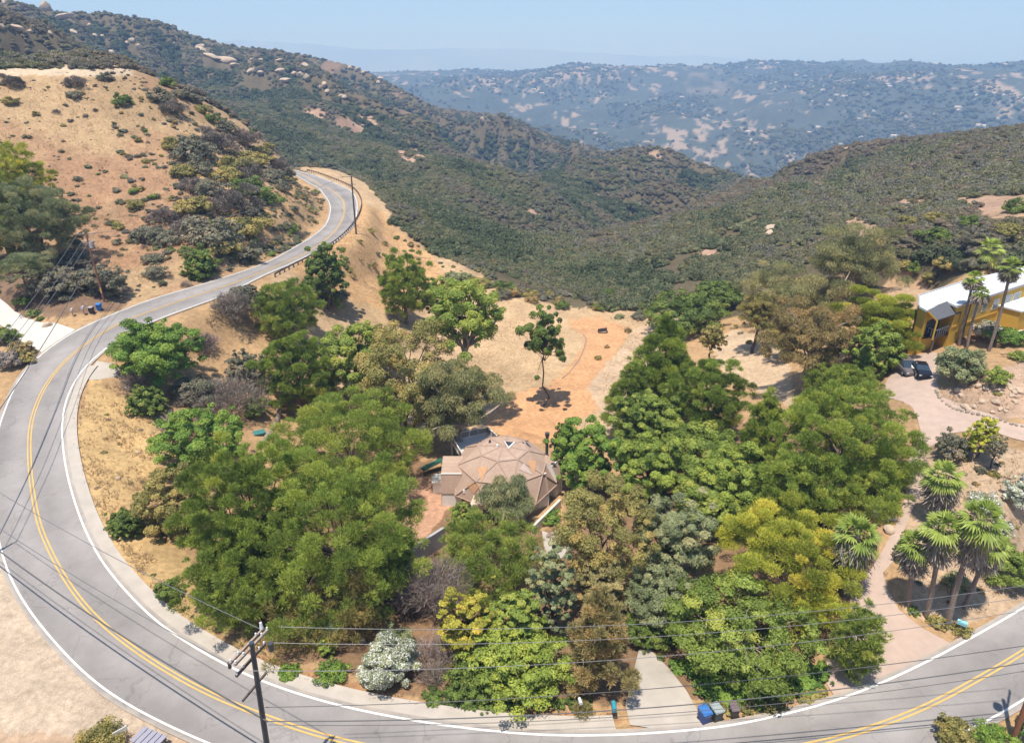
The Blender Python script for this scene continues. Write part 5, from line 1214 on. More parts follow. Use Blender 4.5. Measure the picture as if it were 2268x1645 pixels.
# ------------------------------------------------------------------ mesh builder for built things
class MB:
    def __init__(s): s.bm = bmesh.new(); s.mi = 0
    def face(s, pts, mi=None):
        f = s.bm.faces.new([s.bm.verts.new(Vector(p)) for p in pts]); f.material_index = s.mi if mi is None else mi; return f
    def prism(s, poly, z0, z1, top=True, bot=True):
        """poly: xy corners (any order); z0, z1 numbers or lists"""
        P = [tuple(p) for p in poly]; a = sum(P[i][0] * P[(i + 1) % len(P)][1] - P[(i + 1) % len(P)][0] * P[i][1] for i in range(len(P)))
        if a < 0: P = P[::-1]; z0 = z0[::-1] if isinstance(z0, list) else z0; z1 = z1[::-1] if isinstance(z1, list) else z1
        n = len(P); g = lambda z, i: z[i] if isinstance(z, list) else z
        lo = [s.bm.verts.new((P[i][0], P[i][1], g(z0, i))) for i in range(n)]; hi = [s.bm.verts.new((P[i][0], P[i][1], g(z1, i))) for i in range(n)]
        fs = [s.bm.faces.new((lo[i], lo[(i + 1) % n], hi[(i + 1) % n], hi[i])) for i in range(n)]
        if top: fs.append(s.bm.faces.new(hi))
        if bot: fs.append(s.bm.faces.new(lo[::-1]))
        for f in fs: f.material_index = s.mi
    def box(s, c, d, rz=0.0, M=None):
        r = bmesh.ops.create_cube(s.bm, size=1); T = Matrix.Translation(Vector(c)) @ (M if M is not None else Matrix.Rotation(rz, 4, 'Z')) @ Matrix.Diagonal((d[0], d[1], d[2], 1))
        bmesh.ops.transform(s.bm, matrix=T, verts=r['verts'])
        for v in r['verts']:
            for f in v.link_faces: f.material_index = s.mi
    def bar(s, a, b, w, h=None):
        a = Vector(a); b = Vector(b); d = b - a; M = d.to_track_quat('X', 'Z').to_matrix().to_4x4(); s.box((a + b) / 2, (d.length, w, h or w), M=M)
    def cyl(s, a, b, r0, r1=None, n=10):
        a = Vector(a); b = Vector(b); d = b - a; r = bmesh.ops.create_cone(s.bm, segments=n, radius1=r0, radius2=r0 if r1 is None else r1, depth=d.length, cap_ends=True)
        bmesh.ops.transform(s.bm, matrix=Matrix.Translation((a + b) / 2) @ d.to_track_quat('Z', 'Y').to_matrix().to_4x4(), verts=r['verts'])
        for v in r['verts']:
            for f in v.link_faces: f.material_index = s.mi
    def build(s, name, mats, parent=None, smooth=False, bevel=0.0, loc=None, rz=0.0):
        if bevel: bmesh.ops.bevel(s.bm, geom=s.bm.edges[:], offset=bevel, segments=2, affect='EDGES', profile=.5, clamp_overlap=True)
        bmesh.ops.recalc_face_normals(s.bm, faces=s.bm.faces[:])
        me = bpy.data.meshes.new(name); s.bm.to_mesh(me); s.bm.free()
        for m in (mats if isinstance(mats, (list, tuple)) else [mats]): me.materials.append(m)
        if smooth: me.polygons.foreach_set("use_smooth", [True] * len(me.polygons))
        o = link(name, me, parent)
        if loc is not None: o.location = loc
        if rz: o.rotation_euler = (0, 0, rz)
        return o
from mathutils.bvhtree import BVHTree
def ray_to(bvh, px, py, off=0.0):
    d = Vector([float(q) for q in rays(px, py)]).normalized(); h = bvh.ray_cast(Vector((0, 0, HC)), d)
    return None if h[0] is None else h[0] + h[1] * off * (1 if h[1].dot(d) < 0 else -1)

def shingle():
    m, nt, b = _nodes("brown_shingle"); b.inputs['Roughness'].default_value = .95; b.inputs['Specular IOR Level'].default_value = .15
    tc = N(nt, 'ShaderNodeTexCoord'); sp = N(nt, 'ShaderNodeSeparateXYZ'); n1 = N(nt, 'ShaderNodeTexNoise', i_Scale=5.0, i_Detail=6.0); n2 = N(nt, 'ShaderNodeTexNoise', i_Scale=.5, i_Detail=3.0)
    nt.links.new(tc.outputs['Object'], n1.inputs['Vector']); nt.links.new(tc.outputs['Object'], n2.inputs['Vector']); nt.links.new(tc.outputs['Object'], sp.inputs[0])
    wv = N(nt, 'ShaderNodeMath', operation='MULTIPLY'); wv.inputs[1].default_value = 7.0; fr = N(nt, 'ShaderNodeMath', operation='FRACT'); nt.links.new(sp.outputs['Z'], wv.inputs[0]); nt.links.new(wv.outputs[0], fr.inputs[0])
    a = N(nt, 'ShaderNodeMath', operation='MULTIPLY_ADD'); a.inputs[1].default_value = .45; nt.links.new(n1.outputs['Fac'], a.inputs[0])
    a2 = N(nt, 'ShaderNodeMath', operation='MULTIPLY_ADD'); a2.inputs[1].default_value = .45; nt.links.new(n2.outputs['Fac'], a2.inputs[0])
    a3 = N(nt, 'ShaderNodeMath', operation='MULTIPLY'); a3.inputs[1].default_value = .12; nt.links.new(fr.outputs[0], a3.inputs[0]); nt.links.new(a3.outputs[0], a2.inputs[2]); nt.links.new(a2.outputs[0], a.inputs[2])
    r = N(nt, 'ShaderNodeValToRGB'); r.color_ramp.elements[0].position = .3; r.color_ramp.elements[1].position = .7; r.color_ramp.elements[0].color = (.33, .225, .17, 1); r.color_ramp.elements[1].color = (.47, .345, .27, 1)
    nt.links.new(a.outputs[0], r.inputs[0]); nt.links.new(r.outputs[0], b.inputs['Base Color']); return m
M_SH = shingle(); M_SHP = simple("new_tan_shingle", (.48, .275, .15), .9, var=.12, scale=3); M_SHL = simple("light_shingle", (.46, .36, .31), .9, var=.1, scale=3)
M_STUCCO = simple("pale_stucco", (.60, .55, .48), .9, var=.06); M_CREAM = simple("cream_panel", (.66, .50, .38), .9, var=.05)
M_WALLW = simple("white_wood", (.74, .72, .69), .7, var=.05); M_GLASS = simple("dark_glass", (.035, .05, .07), .08, var=.05, spec=.8)
M_PIPE = simple("dark_metal", (.10, .10, .11), .5, metal=.5, var=.1); M_GREYW = simple("weathered_wood", (.33, .28, .24), .9, var=.2, scale=5); M_GREYP = simple("grey_wall", (.40, .39, .40), .85, var=.07, scale=.7)
M_YEL = simple("yellow_stucco", (.56, .36, .06), .85, var=.07, scale=1.2); M_YELD = simple("ochre_trim", (.50, .27, .04), .8, var=.05)
M_WROOF = simple("white_roof", (.60, .62, .62), .7, var=.05, scale=.6); M_SLATE = simple("slate_roof", (.115, .12, .14), .85, var=.15, scale=3)
M_WIN = simple("window_glass", (.16, .20, .22), .1, var=.2, spec=.8); M_DECK = simple("dark_deck_wood", (.12, .095, .085), .8, var=.2)
M_ROCKS = simple("garden_stone", (.33, .27, .22), .95, var=.25, scale=3, bump=.4)

# ---- the shingled dome house
HX, HY, HZ = -1.1, 74.0, HOUSE_Z
hs = empty('dome_house', (HX, HY, HZ), 0, 'brown shingled dome shaped house with dormers and a roof deck among the trees', 'house')
rings = [(6.9, 1.9, .15), (5.7, 4.5, .0), (3.1, 6.2, .15), (0, 6.6, 0)]
mb = MB(); n = 8; R3 = []
for r_, z_, a_ in rings[:3]: R3.append([mb.bm.verts.new((r_ * math.cos(2 * math.pi * (i + (.5 if a_ else 0)) / n + .2), r_ * 1.0 * math.sin(2 * math.pi * (i + (.5 if a_ else 0)) / n + .2), z_)) for i in range(n)])
top = mb.bm.verts.new((0, 0, 6.6)); a0, a1, a2 = R3
for i in range(n):
    j = (i + 1) % n
    mb.bm.faces.new((a0[i], a1[j], a1[i])); mb.bm.faces.new((a0[i], a0[j], a1[j]))
    mb.bm.faces.new((a1[i], a1[j], a2[i])); mb.bm.faces.new((a1[j], a2[j], a2[i])); mb.bm.faces.new((a2[i], a2[j], top))
edges_ = [(e.verts[0].co.copy(), e.verts[1].co.copy()) for e in mb.bm.edges]
roof = mb.build('roof', M_SH, hs)
mb = MB()
for p_, q_ in edges_: mb.bar(p_ * 1.002, q_ * 1.002, .22, .05)
mb.build('ridge_caps', simple("ridge_shingle", (.36, .25, .195), .95, var=.15, scale=4), roof)
bmr = bmesh.new(); bmr.from_mesh(roof.data); bmesh.ops.translate(bmr, vec=(HX, HY, HZ), verts=bmr.verts[:]); DOME = BVHTree.FromBMesh(bmr); bmr.free()
mb = MB(); mb.prism([(6.0 * math.cos(2 * math.pi * i / n), 6.0 * math.sin(2 * math.pi * i / n)) for i in range(n)], -.6, 2.3); mb.build('wall', M_STUCCO, hs)
OFFH = Vector((HX, HY, HZ))
def Zm(x, y): return 944.9 + .14365 * x, 933.1 + .14365 * y
def dome_patch(name, pts, mat, off=.05, th=.0):
    P = [ray_to(DOME, *Zm(*p), off) for p in pts]
    if any(p is None for p in P): return None
    if len(pts) == 3 and 'shingle' in name:           # follow the facets of the dome
        K_ = 10; mb = MB(); G = {}
        for i in range(K_ + 1):
            for j in range(K_ + 1 - i):
                a, b = i / K_, j / K_; q = [pts[0][t] * (1 - a - b) + pts[1][t] * a + pts[2][t] * b for t in (0, 1)]; h = ray_to(DOME, *Zm(*q), .07)
                G[i, j] = None if h is None else h - OFFH
        for i in range(K_):
            for j in range(K_ - i):
                for tri in (((i, j), (i + 1, j), (i, j + 1)), ((i + 1, j), (i + 1, j + 1), (i, j + 1))):
                    if all(G.get(t) is not None for t in tri): mb.face([G[t] for t in tri])
        return mb.build(name, mat, hs)
    mb = MB(); n_ = (P[1] - P[0]).cross(P[2] - P[0]).normalized()
    if n_.z < 0: n_ = -n_
    lo = [p - OFFH - n_ * .12 for p in P]; hi = [p - OFFH + n_ * max(th, .01) for p in P]; k = len(P)
    mb.face(hi); 
    for i in range(k): mb.face([lo[i], lo[(i + 1) % k], hi[(i + 1) % k], hi[i]])
    return mb.build(name, mat, hs)
dome_patch('shingle_patch', [(775, 705), (950, 700), (850, 930)], M_SHP)
dome_patch('shingle_patch', [(620, 955), (850, 960), (730, 1120)], M_SHP)
dome_patch('shingle_patch', [(1540, 600), (1700, 610), (1650, 830)], M_SHP)
dome_patch('light_shingle_patch', [(1500, 640), (1420, 740), (1630, 830)], M_SHL)
sk = dome_patch('skylight', [(1195, 320), (1365, 330), (1265, 430)], M_WALLW, .06, .08)
dome_patch('skylight_glass', [(1210, 328), (1335, 336), (1262, 400)], M_GLASS, .16, .03)
dome_patch('skylight_glass', [(1470, 330), (1545, 335), (1600, 400)], M_GLASS, .08, .03)
dome_patch('skylight_glass', [(940, 262), (1085, 225), (1060, 210), (960, 235)], M_GLASS, .10, .04)
for x, y in ((975, 325), (1090, 390), (580, 1085)):
    p = ray_to(DOME, *Zm(x, y), 0)
    if p is not None:
        p = p - OFFH; mb = MB(); mb.cyl(p - Vector((0, 0, .1)), p + Vector((0, 0, .32)), .18, .14); mb.build('roof_vent', M_WALLW if x > 1000 or x < 700 else M_PIPE, hs)
def L(x, y, z): return Vector((x - HX, y - HY, z))
def wing(name, fr, ax, w, ln, zt, ze, ov=.75):
    """dormer: front-left top corner fr, forward axis ax; flat sloping roof, steep shingled front, pale side walls"""
    f = Vector((ax[0], ax[1], 0)).normalized(); s_ = Vector((-f.y, f.x, 0)); o = Vector((fr[0] - HX, fr[1] - HY, 0))
    a = o; b = o + s_ * w; c = b - f * ln; d = o - f * ln; e = o + f * ov; g = b + f * ov
    up = lambda v, z: Vector((v.x, v.y, z))
    mb = MB(); mb.face([up(a, zt), up(b, zt), up(c, zt + .7), up(d, zt + .7)]); mb.face([up(a, zt), up(b, zt), up(g, ze), up(e, ze)])
    rf_ = mb.build(name, M_SH, hs)
    mb = MB(); i1 = f * -.0
    for q0, q1, q2 in ((a, d, e), (b, c, g)):
        mb.face([up(q2, -.5), up(q1, -.5), up(q1, zt + .68), up(q0, zt - .02), up(q2, ze - .02)])
    mb.face([up(e - f * .1, -.5), up(g - f * .1, -.5), up(g - f * .1, ze), up(e - f * .1, ze)]); mb.build('dormer_wall', M_WALLW, rf_)
    mb = MB(); mb.bar(up(a, zt + .03), up(b, zt + .03), .14, .08); mb.build('ridge_trim', M_WALLW, rf_); return rf_
wing('dormer', (-6.1, 71.3), (0, -1), -2.5, 3.0, 4.2, 1.9)
wing('dormer', (2.5, 70.3), (.5, -.86), 1.9, 3.2, 4.3, 1.6)
wing('dormer', (4.9, 72.8), (.85, -.5), 1.5, 2.6, 4.3, 2.9)
# arched window dormer and entrance
mb = MB(); xc, yf = -2.1, 70.1
arc = [(xc + 1.0 * math.cos(t), 3.5 + 1.25 * math.sin(t)) for t in np.linspace(0, math.pi, 9)]
for i in range(8): mb.face([L(arc[i][0], yf, arc[i][1]), L(arc[i + 1][0], yf, arc[i + 1][1]), L(arc[i + 1][0], yf + 2.6, arc[i + 1][1] + .1), L(arc[i][0], yf + 2.6, arc[i][1] + .1)])
ad = mb.build('arched_dormer', M_SHP, hs, smooth=False)
mb = MB(); mb.face([L(x_, yf + .05, z_) for x_, z_ in arc] + [L(xc - 1.0, yf + .05, 1.6), L(xc + 1.0, yf + .05, 1.6)]); mb.build('dormer_wall', M_WALLW, ad)
mb = MB()
for dx_ in (-.42, .42): mb.box(L(xc + dx_, yf + .01, 3.35), (.6, .06, 1.1))
mb.build('window', M_WIN, ad)
mb = MB(); mb.face([L(-4.9, 67.7, 2.4), L(-2.2, 67.2, 2.4), L(-2.0, 69.6, 3.2), L(-4.2, 69.9, 3.2)]); mb.face([L(-4.9, 67.7, 2.25), L(-2.2, 67.2, 2.25), L(-2.0, 69.6, 3.05), L(-4.2, 69.9, 3.05)])
mb.face([L(-4.9, 67.7, 2.4), L(-2.2, 67.2, 2.4), L(-2.2, 67.2, 2.25), L(-4.9, 67.7, 2.25)]); mb.build('porch_roof', M_CREAM, hs)
mb = MB(); mb.box(L(-3.5, 68.3, 1.0), (2.6, .15, 2.6)); mb.build('entrance_wall', M_WALLW, hs)
for x_ in (-4.7, -2.4): mb = MB(); mb.box(L(x_, 67.6, 1.0), (.16, .16, 2.7)); mb.build('porch_post', M_WALLW, hs)
mb = MB(); mb.box(L(-3.0, 68.2, 1.0), (.95, .1, 2.0)); mb.build('door', M_GLASS, hs)
mb = MB(); p = at_z(1211, 1003, HZ + 3.0); mb.cyl(L(p[0], p[1], 2.2), L(p[0], p[1], 5.6), .20); mb.cyl(L(p[0], p[1], 5.6), L(p[0], p[1], 6.0), .30); mb.build('chimney_pipe', M_PIPE, hs)
# roof deck
zr = 4.1; dk = [at_z(*Zm(x, y), HZ + zr) for x, y in ((380, 205), (930, 80), (1080, 215), (540, 490))]; D2 = [(p[0] - HX, p[1] - HY) for p in dk]
mb = MB(); mb.prism(D2, zr - 1.25, zr - 1.05); deck = mb.build('roof_deck', M_WALLW, hs)
for i in (0, 1, 3):
    a, b = D2[i], D2[(i + 1) % 4]
    mb = MB(); mb.bar((*a, zr), (*b, zr), .12, .10); mb.bar((*a, zr - .95), (*b, zr - .95), .08, .14); k = max(2, int(math.dist(a, b) / 1.3))
    for j in range(k + 1): t = j / k; mb.box((a[0] + (b[0] - a[0]) * t, a[1] + (b[1] - a[1]) * t, zr - .5), (.09, .09, 1.0))
    mb.build('railing', M_WALLW, deck)
    mb = MB(); mb.bar((*a, zr - .5), (*b, zr - .5), .02, .72); mb.build('railing_panel', M_GREYW, deck)
for a in (D2[0], D2[3], D2[1]): mb = MB(); mb.box((*a, (zr - 1.2) / 2 - .3), (.18, .18, zr - 1.2 + .6)); mb.build('deck_post', M_WALLW, deck)
mb = MB(); c = Vector(((D2[0][0] + D2[3][0]) / 2 + .4, (D2[0][1] + D2[3][1]) / 2, 1.2)); mb.bar((D2[0][0] + .3, D2[0][1], 1.3), (D2[3][0] + .3, D2[3][1], 1.3), .1, 2.6); w_ = mb.build('glazed_wall', M_GLASS, hs)
# ---- walls and small things round the house
def wall_run(name, pts, h, th, mat, label, cat, cap=None, up=0.0):
    """pts: world xy list; wall follows the ground"""
    mb = MB(); Z_ = [hz(p[0], p[1]) for p in pts]
    for (a, b, za, zb) in zip(pts[:-1], pts[1:], Z_[:-1], Z_[1:]):
        d = np.array([b[0] - a[0], b[1] - a[1]]); n_ = np.array([-d[1], d[0]]) / (np.linalg.norm(d) + 1e-9) * th / 2
        q = [(a[0] + n_[0], a[1] + n_[1]), (b[0] + n_[0], b[1] + n_[1]), (b[0] - n_[0], b[1] - n_[1]), (a[0] - n_[0], a[1] - n_[1])]
        mb.prism(q, [za - .4, zb - .4, zb - .4, za - .4], [za + h, zb + h, zb + h, za + h])
    o = mb.build(name, mat); return tag(o, label, cat)
def W2(*pp): return [tuple(hit(a, b)[:2]) for a, b in pp]
wall_run('retaining_wall', W2((900, 1262), (935, 1238), (985, 1205)), 2.3, .3, M_GREYP, 'grey retaining wall between the largest pine and the bushy yellow green pine', 'wall')
wall_run('parapet_wall', W2((1180, 1185), (1200, 1165), (1240, 1125)), 1.3, .3, M_STUCCO, 'pale stepped side wall running down beside the house', 'wall')
wall_run('stair_railing', W2((1150, 1160), (1180, 1135), (1205, 1112)), 1.1, .1, M_GREYW, 'weathered wooden railing at the front corner of the house', 'railing')
def edging(name, px, mat, label, cat='edging', h=.35, r=.22, k=.5):
    """row of stones or logs set on edge along a curve"""
    P = densify(np.array([hit(a, b) for a, b in px]), k); mb = MB(); Rr = np.random.default_rng(len(px) * 11)
    for p in P:
        s_ = r * (.7 + .5 * Rr.random()); rr_ = bmesh.ops.create_icosphere(mb.bm, subdivisions=1, radius=1)
        bmesh.ops.transform(mb.bm, matrix=Matrix.Translation((p[0], p[1], hz(p[0], p[1]) + h * .3)) @ Matrix.Rotation(Rr.random() * 6, 4, 'Z') @ Matrix.Diagonal((s_ * 1.2, s_, h * (.6 + .5 * Rr.random()), 1)), verts=rr_['verts'])
    return tag(mb.build(name, mat), label, cat)
edging('stone_edging', [(2073, 866), (2080, 882), (2096, 897), (2130, 912), (2166, 920), (2200, 928)], M_ROCKS, 'dark stone edging curving round the upper side of the driveway')
edging('stone_edging', [(2215, 932), (2240, 940), (2290, 952)], M_ROCKS, 'short dark stone edging at the end of the driveway fork')
edging('stone_edging', [(2056, 972), (2046, 985), (2043, 1003), (2049, 1020), (2056, 1036)], M_ROCKS, 'small curved stone edging around the dusty shrub beside the driveway')
edging('log_edging', [(1292, 742), (1298, 752), (1292, 775), (1278, 803), (1262, 824), (1245, 838)], M_GREYW, 'thin log edging along the orange dirt track', h=.2, r=.12, k=.35)
edging('log_edging', [(574, 992), (590, 976), (606, 952), (618, 925), (614, 900)], M_GREYW, 'curved log kerb with dark side beside the big pines', h=.8, r=.3)
edging('stone_row', [(1215, 1190), (1232, 1182), (1250, 1190)], M_ROCKS, 'row of pale stones above the garden path', h=.5, r=.3)
def rock_at(px_, py_, s, label, flat=.7):
    b = hit(px_, py_); o = link("rock", RK[int(px_) % 5], None, b + np.array([0, 0, s * .25]), (0, 0, px_), (s, s * .8, s * flat)); tag(o, label, 'rock')
for q in ((1845, 1478, .9, 'pale rounded boulder beside the young upright pine'), (1968, 1175, .7, 'white rock on the bank edge above the thick skirted palm'), (800/1, 1420, .5, 'half hidden rock under the big pine'), (283, 862, .6, 'grey white rock above the golden grass bank'),
          (305, 1003, .35, 'small pale rock in the golden grass'), (262, 1060, .3, 'smallest pale rock in the golden grass'), (105, 722, .8, 'flat pale slab at the tip of the planting strip'), (1240, 1215, .5, 'pale rock beside the garden path')): rock_at(*q)
Rr = np.random.default_rng(3)
for i in range(26):
    a = 2110 + Rr.random() * 155; b = 850 + Rr.random() * 70
    if b > 815 + (a - 2110) * .1 + 10: rock_at(a, min(b, 905 + (a - 2110) * .12), .25 + .35 * Rr.random(), 'loose pinkish stone on the rocky bank above the driveway'); 
for o in list(COL.objects):
    if o.get('label') == 'loose pinkish stone on the rocky bank above the driveway': o['group'] = 'loose stones on the rocky bank'
# white edge panel on the bank by the driveway
mb = MB(); b = hit(1957, 1150); mb.box((0, 0, .35), (2.2, .12, .6), .0); tag(mb.build('low_fence', M_WALLW, None, loc=Vector(b), rz=-.6), 'short white board fence between the dark pine and the driveway', 'fence')

# ---- the yellow house
YH = [(57.4, 90.7), (62.1, 94.3), (62.5, 92.3), (78.0, 101.8), (92.0, 110.4), (90.0, 114.4), (75.2, 106.4), (71.2, 104.2), (59.7, 96.8), (57.3, 92.4)]
yz = float(min(hz(*p) for p in YH)) - .5; yt = 12.4
yh = empty('yellow_house', (62.5, 92.3, yz), 0, 'long two storey yellow house with a white flat roof and a covered balcony', 'house')
def Y(x, y, z): return Vector((x - 62.5, y - 92.3, z - yz))
mb = MB(); mb.prism([(x - 62.5, y - 92.3) for x, y in YH], 0, yt - yz - .15); wl = mb.build('wall', M_YEL, yh)
bmr = bmesh.new(); bmr.from_mesh(wl.data); bmesh.ops.translate(bmr, vec=(62.5, 92.3, yz), verts=bmr.verts[:]); YB = BVHTree.FromBMesh(bmr); bmr.free()
cx_ = sum(p[0] for p in YH) / len(YH); cy_ = sum(p[1] for p in YH) / len(YH)
ex = [(cx_ + (x - cx_) * 1.03 - 62.5, cy_ + (y - cy_) * 1.06 - 92.3) for x, y in YH]
mb = MB(); mb.prism(ex, yt - yz - .15, yt - yz + .12); rfy = mb.build('roof', M_WROOF, yh)
mb = MB()
for i in range(len(ex)): 
    if i in (2, 3, 6, 7, 8): mb.bar((*ex[i], yt - yz + .16), (*ex[(i + 1) % len(ex)], yt - yz + .16), .22, .18)
mb.build('roof_edge', M_GREYP, rfy)
def Zy(x, y): return 1949 + .17947 * x, 561 + .17947 * y
uw = Vector((78 - 62.5, 101.8 - 92.3, 0)).normalized(); nw = Vector((uw.y, -uw.x, 0)); rzw = math.atan2(uw.y, uw.x)
for x, y, w, h in ((1180, 700, .9, 1.5), (1290, 655, 1.2, 1.2), (1425, 625, 1.5, 1.3), (1565, 580, 2.3, 1.5), (1685, 540, 1.9, 1.4), (1590, 770, 1.9, 1.1)):
    p = ray_to(YB, *Zy(x, y), 0)
    if p is None: continue
    p = p - Vector((62.5, 92.3, yz)); mb = MB(); mb.box(p, (w + .25, .10, h + .25), rzw); fr_ = mb.build('window_frame', M_WALLW, yh)
    mb = MB()
    for sgn in (-1, 1): mb.box(p + uw * sgn * w * .26 + nw * .05, (w * .46, .06, h), rzw)
    mb.build('window', M_WIN, fr_)
# belly line between storeys
a = Y(62.5, 92.3, yt - 3.2) + nw * .04; b = Y(78, 101.8, yt - 3.2) + nw * .04; mb = MB(); mb.bar(a, b, .08, .22); mb.build('floor_band', M_YELD, yh)
mb = MB(); p = Y(65.6, 94.2, 0) + nw * .08; mb.cyl((p.x, p.y, .3), (p.x, p.y, yt - yz - .3), .06); mb.build('downpipe', M_PIPE, yh)
# covered balcony
pr = [at_z(*Zy(580, 685), yt + .12), at_z(*Zy(830, 590), yt + .22), at_z(*Zy(1010, 720), yt - 1.1), at_z(*Zy(710, 820), yt - 1.1)]
mb = MB(); T_ = [Vector(p) - Vector((62.5, 92.3, yz)) for p in pr]; B_ = [t - Vector((0, 0, .16)) for t in T_]
mb.face(T_); mb.face(B_[::-1])
for i in range(4): mb.face([B_[i], B_[(i + 1) % 4], T_[(i + 1) % 4], T_[i]])
prf = mb.build('balcony_roof', M_SLATE, yh)
mb = MB(); mb.bar(B_[3], B_[0], .14, .2); mb.build('roof_trim', M_YELD, prf)
zfl = yt - 4.1; zrl = zfl + 1.05
rl = [at_z(*Zy(560, 900), zrl), at_z(*Zy(690, 950), zrl), at_z(*Zy(960, 850), zrl)]; rl.append(np.array([63.2, 92.9, zrl])); rl[0] = rl[0]
rl = [Vector(p) - Vector((62.5, 92.3, yz)) for p in rl]; back = [Y(62.5, 92.5, zrl), Y(62.1, 94.2, zrl), Y(57.4, 90.8, zrl)]
pl_ = [(p.x, p.y) for p in rl[:3]] + [(p.x, p.y) for p in back]
mb = MB(); mb.prism(pl_, zfl - yz - .35, zfl - yz); bal = mb.build('balcony_floor', M_DECK, yh)
mb = MB()
for a, b in ((rl[0], rl[1]), (rl[1], rl[2]), (back[2], rl[0])): mb.bar(a, b, .1, .1)
mb.build('railing', M_GREYP, bal)
mb = MB()
for a, b in ((rl[0], rl[1]), (rl[1], rl[2])):
    k = int((b - a).length / .55)
    for j in range(k + 1): q = a + (b - a) * (j / k); mb.box((q.x, q.y, q.z - .5), (.07, .07, 1.0))
mb.build('baluster', M_GREYP, bal); 
for q, t in ((rl[1], B_[3]), (rl[2], B_[2])): mb = MB(); mb.bar((t.x, t.y, zfl - yz), (t.x, t.y, t.z), .16); mb.build('balcony_post', M_YEL, yh)
for q in rl[:3]: mb = MB(); mb.box((q.x, q.y, (zfl - yz) / 2 - .3), (.2, .2, zfl - yz + .5)); mb.build('deck_post', M_DECK, yh)
mb = MB(); e0 = Y(58.2, 91.3, 0); e1 = Y(61.6, 93.9, 0); n2 = Vector((e1.y - e0.y, -(e1.x - e0.x), 0)).normalized() * .06
mb.bar(Vector((e0.x, e0.y, zfl - yz + 1.1)) + n2, Vector((e1.x, e1.y, zfl - yz + 1.1)) + n2, .08, 2.1); mb.build('sliding_door', M_GLASS, yh)
# the lower wing with its white gateway
wp = [at_z(2262, 690, 10.2)]
q0 = Y(*wp[0][:2], 10.2); q1 = q0 + uw * 12; mb = MB(); mb.prism([(q0.x, q0.y), (q1.x, q1.y), (q1.x - nw.x * 4, q1.y - nw.y * 4), (q0.x - nw.x * 4, q0.y - nw.y * 4)], .2, 10.2 - yz - .1); mb.build('lower_wing', M_YEL, yh)
mb = MB(); mb.prism([(q0.x - uw.x * .2 + nw.x * .2, q0.y - uw.y * .2 + nw.y * .2), (q1.x + nw.x * .2, q1.y + nw.y * .2), (q1.x - nw.x * 4, q1.y - nw.y * 4), (q0.x - uw.x * .2 - nw.x * 3.9, q0.y - uw.y * .2 - nw.y * 3.9)], 10.2 - yz - .1, 10.2 - yz + .12); mb.build('wing_roof', M_WROOF, yh)
g0 = q0 - uw * 1.6 + nw * .6; mb = MB(); mb.box((g0.x, g0.y, 1.6), (.3, .3, 3.4)); mb.bar((g0.x, g0.y, 3.3), (g0.x + uw.x * 2.2, g0.y + uw.y * 2.2, 3.3), .3, .3); mb.build('gateway', M_STUCCO, yh)
# ------------------------------------------------------------------ poles and wires
M_POLE = simple("creosoted_wood", (.10, .075, .06), .7, var=.25, scale=6, spec=.4); M_POLEB = simple("brown_pole_wood", (.24, .11, .07), .8, var=.2, scale=6)
M_POLET = simple("blue_black_pole_wood", (.035, .055, .075), .45, var=.3, scale=6, spec=.6)
M_ARM = simple("grey_crossarm_wood", (.34, .26, .21), .9, var=.2, scale=6); M_INS = simple("porcelain", (.70, .72, .72), .25, var=.05, spec=.6); M_WIRE = simple("cable", (.10, .10, .105), .5, var=.05, spec=.5); M_WIREL = simple("bright_cable", (.22, .22, .23), .4, metal=.4, var=.05, spec=.5)
M_GREYM = simple("grey_metal", (.45, .47, .50), .5, metal=.3, var=.08)
def top_at(B, py):
    b = -(py - 822.5) / F; return HC + B[1] * (b * CT - ST) / (CT + b * ST)
def pole(base, top, label, arms, matp, r=.17, extra=None, ra=None):
    """arms: list of (height below top, end A offset xy, end B offset xy)"""
    B = Vector(base); T = Vector(top) - B; e = empty('utility_pole', B, 0, label, 'power pole')
    mb = MB(); mb.cyl((0, 0, -.5), T, r, r * .7, 12); mb.build('post', matp, e, smooth=False)
    for dz, a, b in arms:
        c = T * (1 - dz / T.z); A_ = c + Vector((*a, 0)); B_ = c + Vector((*b, 0)); d = (B_ - A_).normalized(); n_ = Vector((-d.y, d.x, 0)) * (r + .05)
        mb = MB(); mb.bar(A_ + n_, B_ + n_, .10, .13); arm = mb.build('crossarm', ra or M_ARM, e)
        for t in (.04, .34, .96):
            q = A_ + (B_ - A_) * t + n_; mb = MB(); mb.cyl(q + Vector((0, 0, .06)), q + Vector((0, 0, .20)), .05, .07, 8); mb.cyl(q + Vector((0, 0, .20)), q + Vector((0, 0, .26)), .09, .05, 8); mb.build('insulator', M_INS, arm)
    return e
def wire(A, B, sag, label, r=.028, mat=None, group='overhead wires'):
    A = np.array(A, float); B = np.array(B, float); n_ = 26; t = np.linspace(0, 1, n_)[:, None]; P = A * (1 - t) + B * t; P[:, 2] -= (sag * 4 * t * (1 - t))[:, 0]
    V, Fq = tube(P, r, r, 5); o = link('overhead_wire', fast_mesh('overhead_wire', V, Fq, mat or M_WIREL, smooth=True)); tag(o, label, 'wire', group); return o
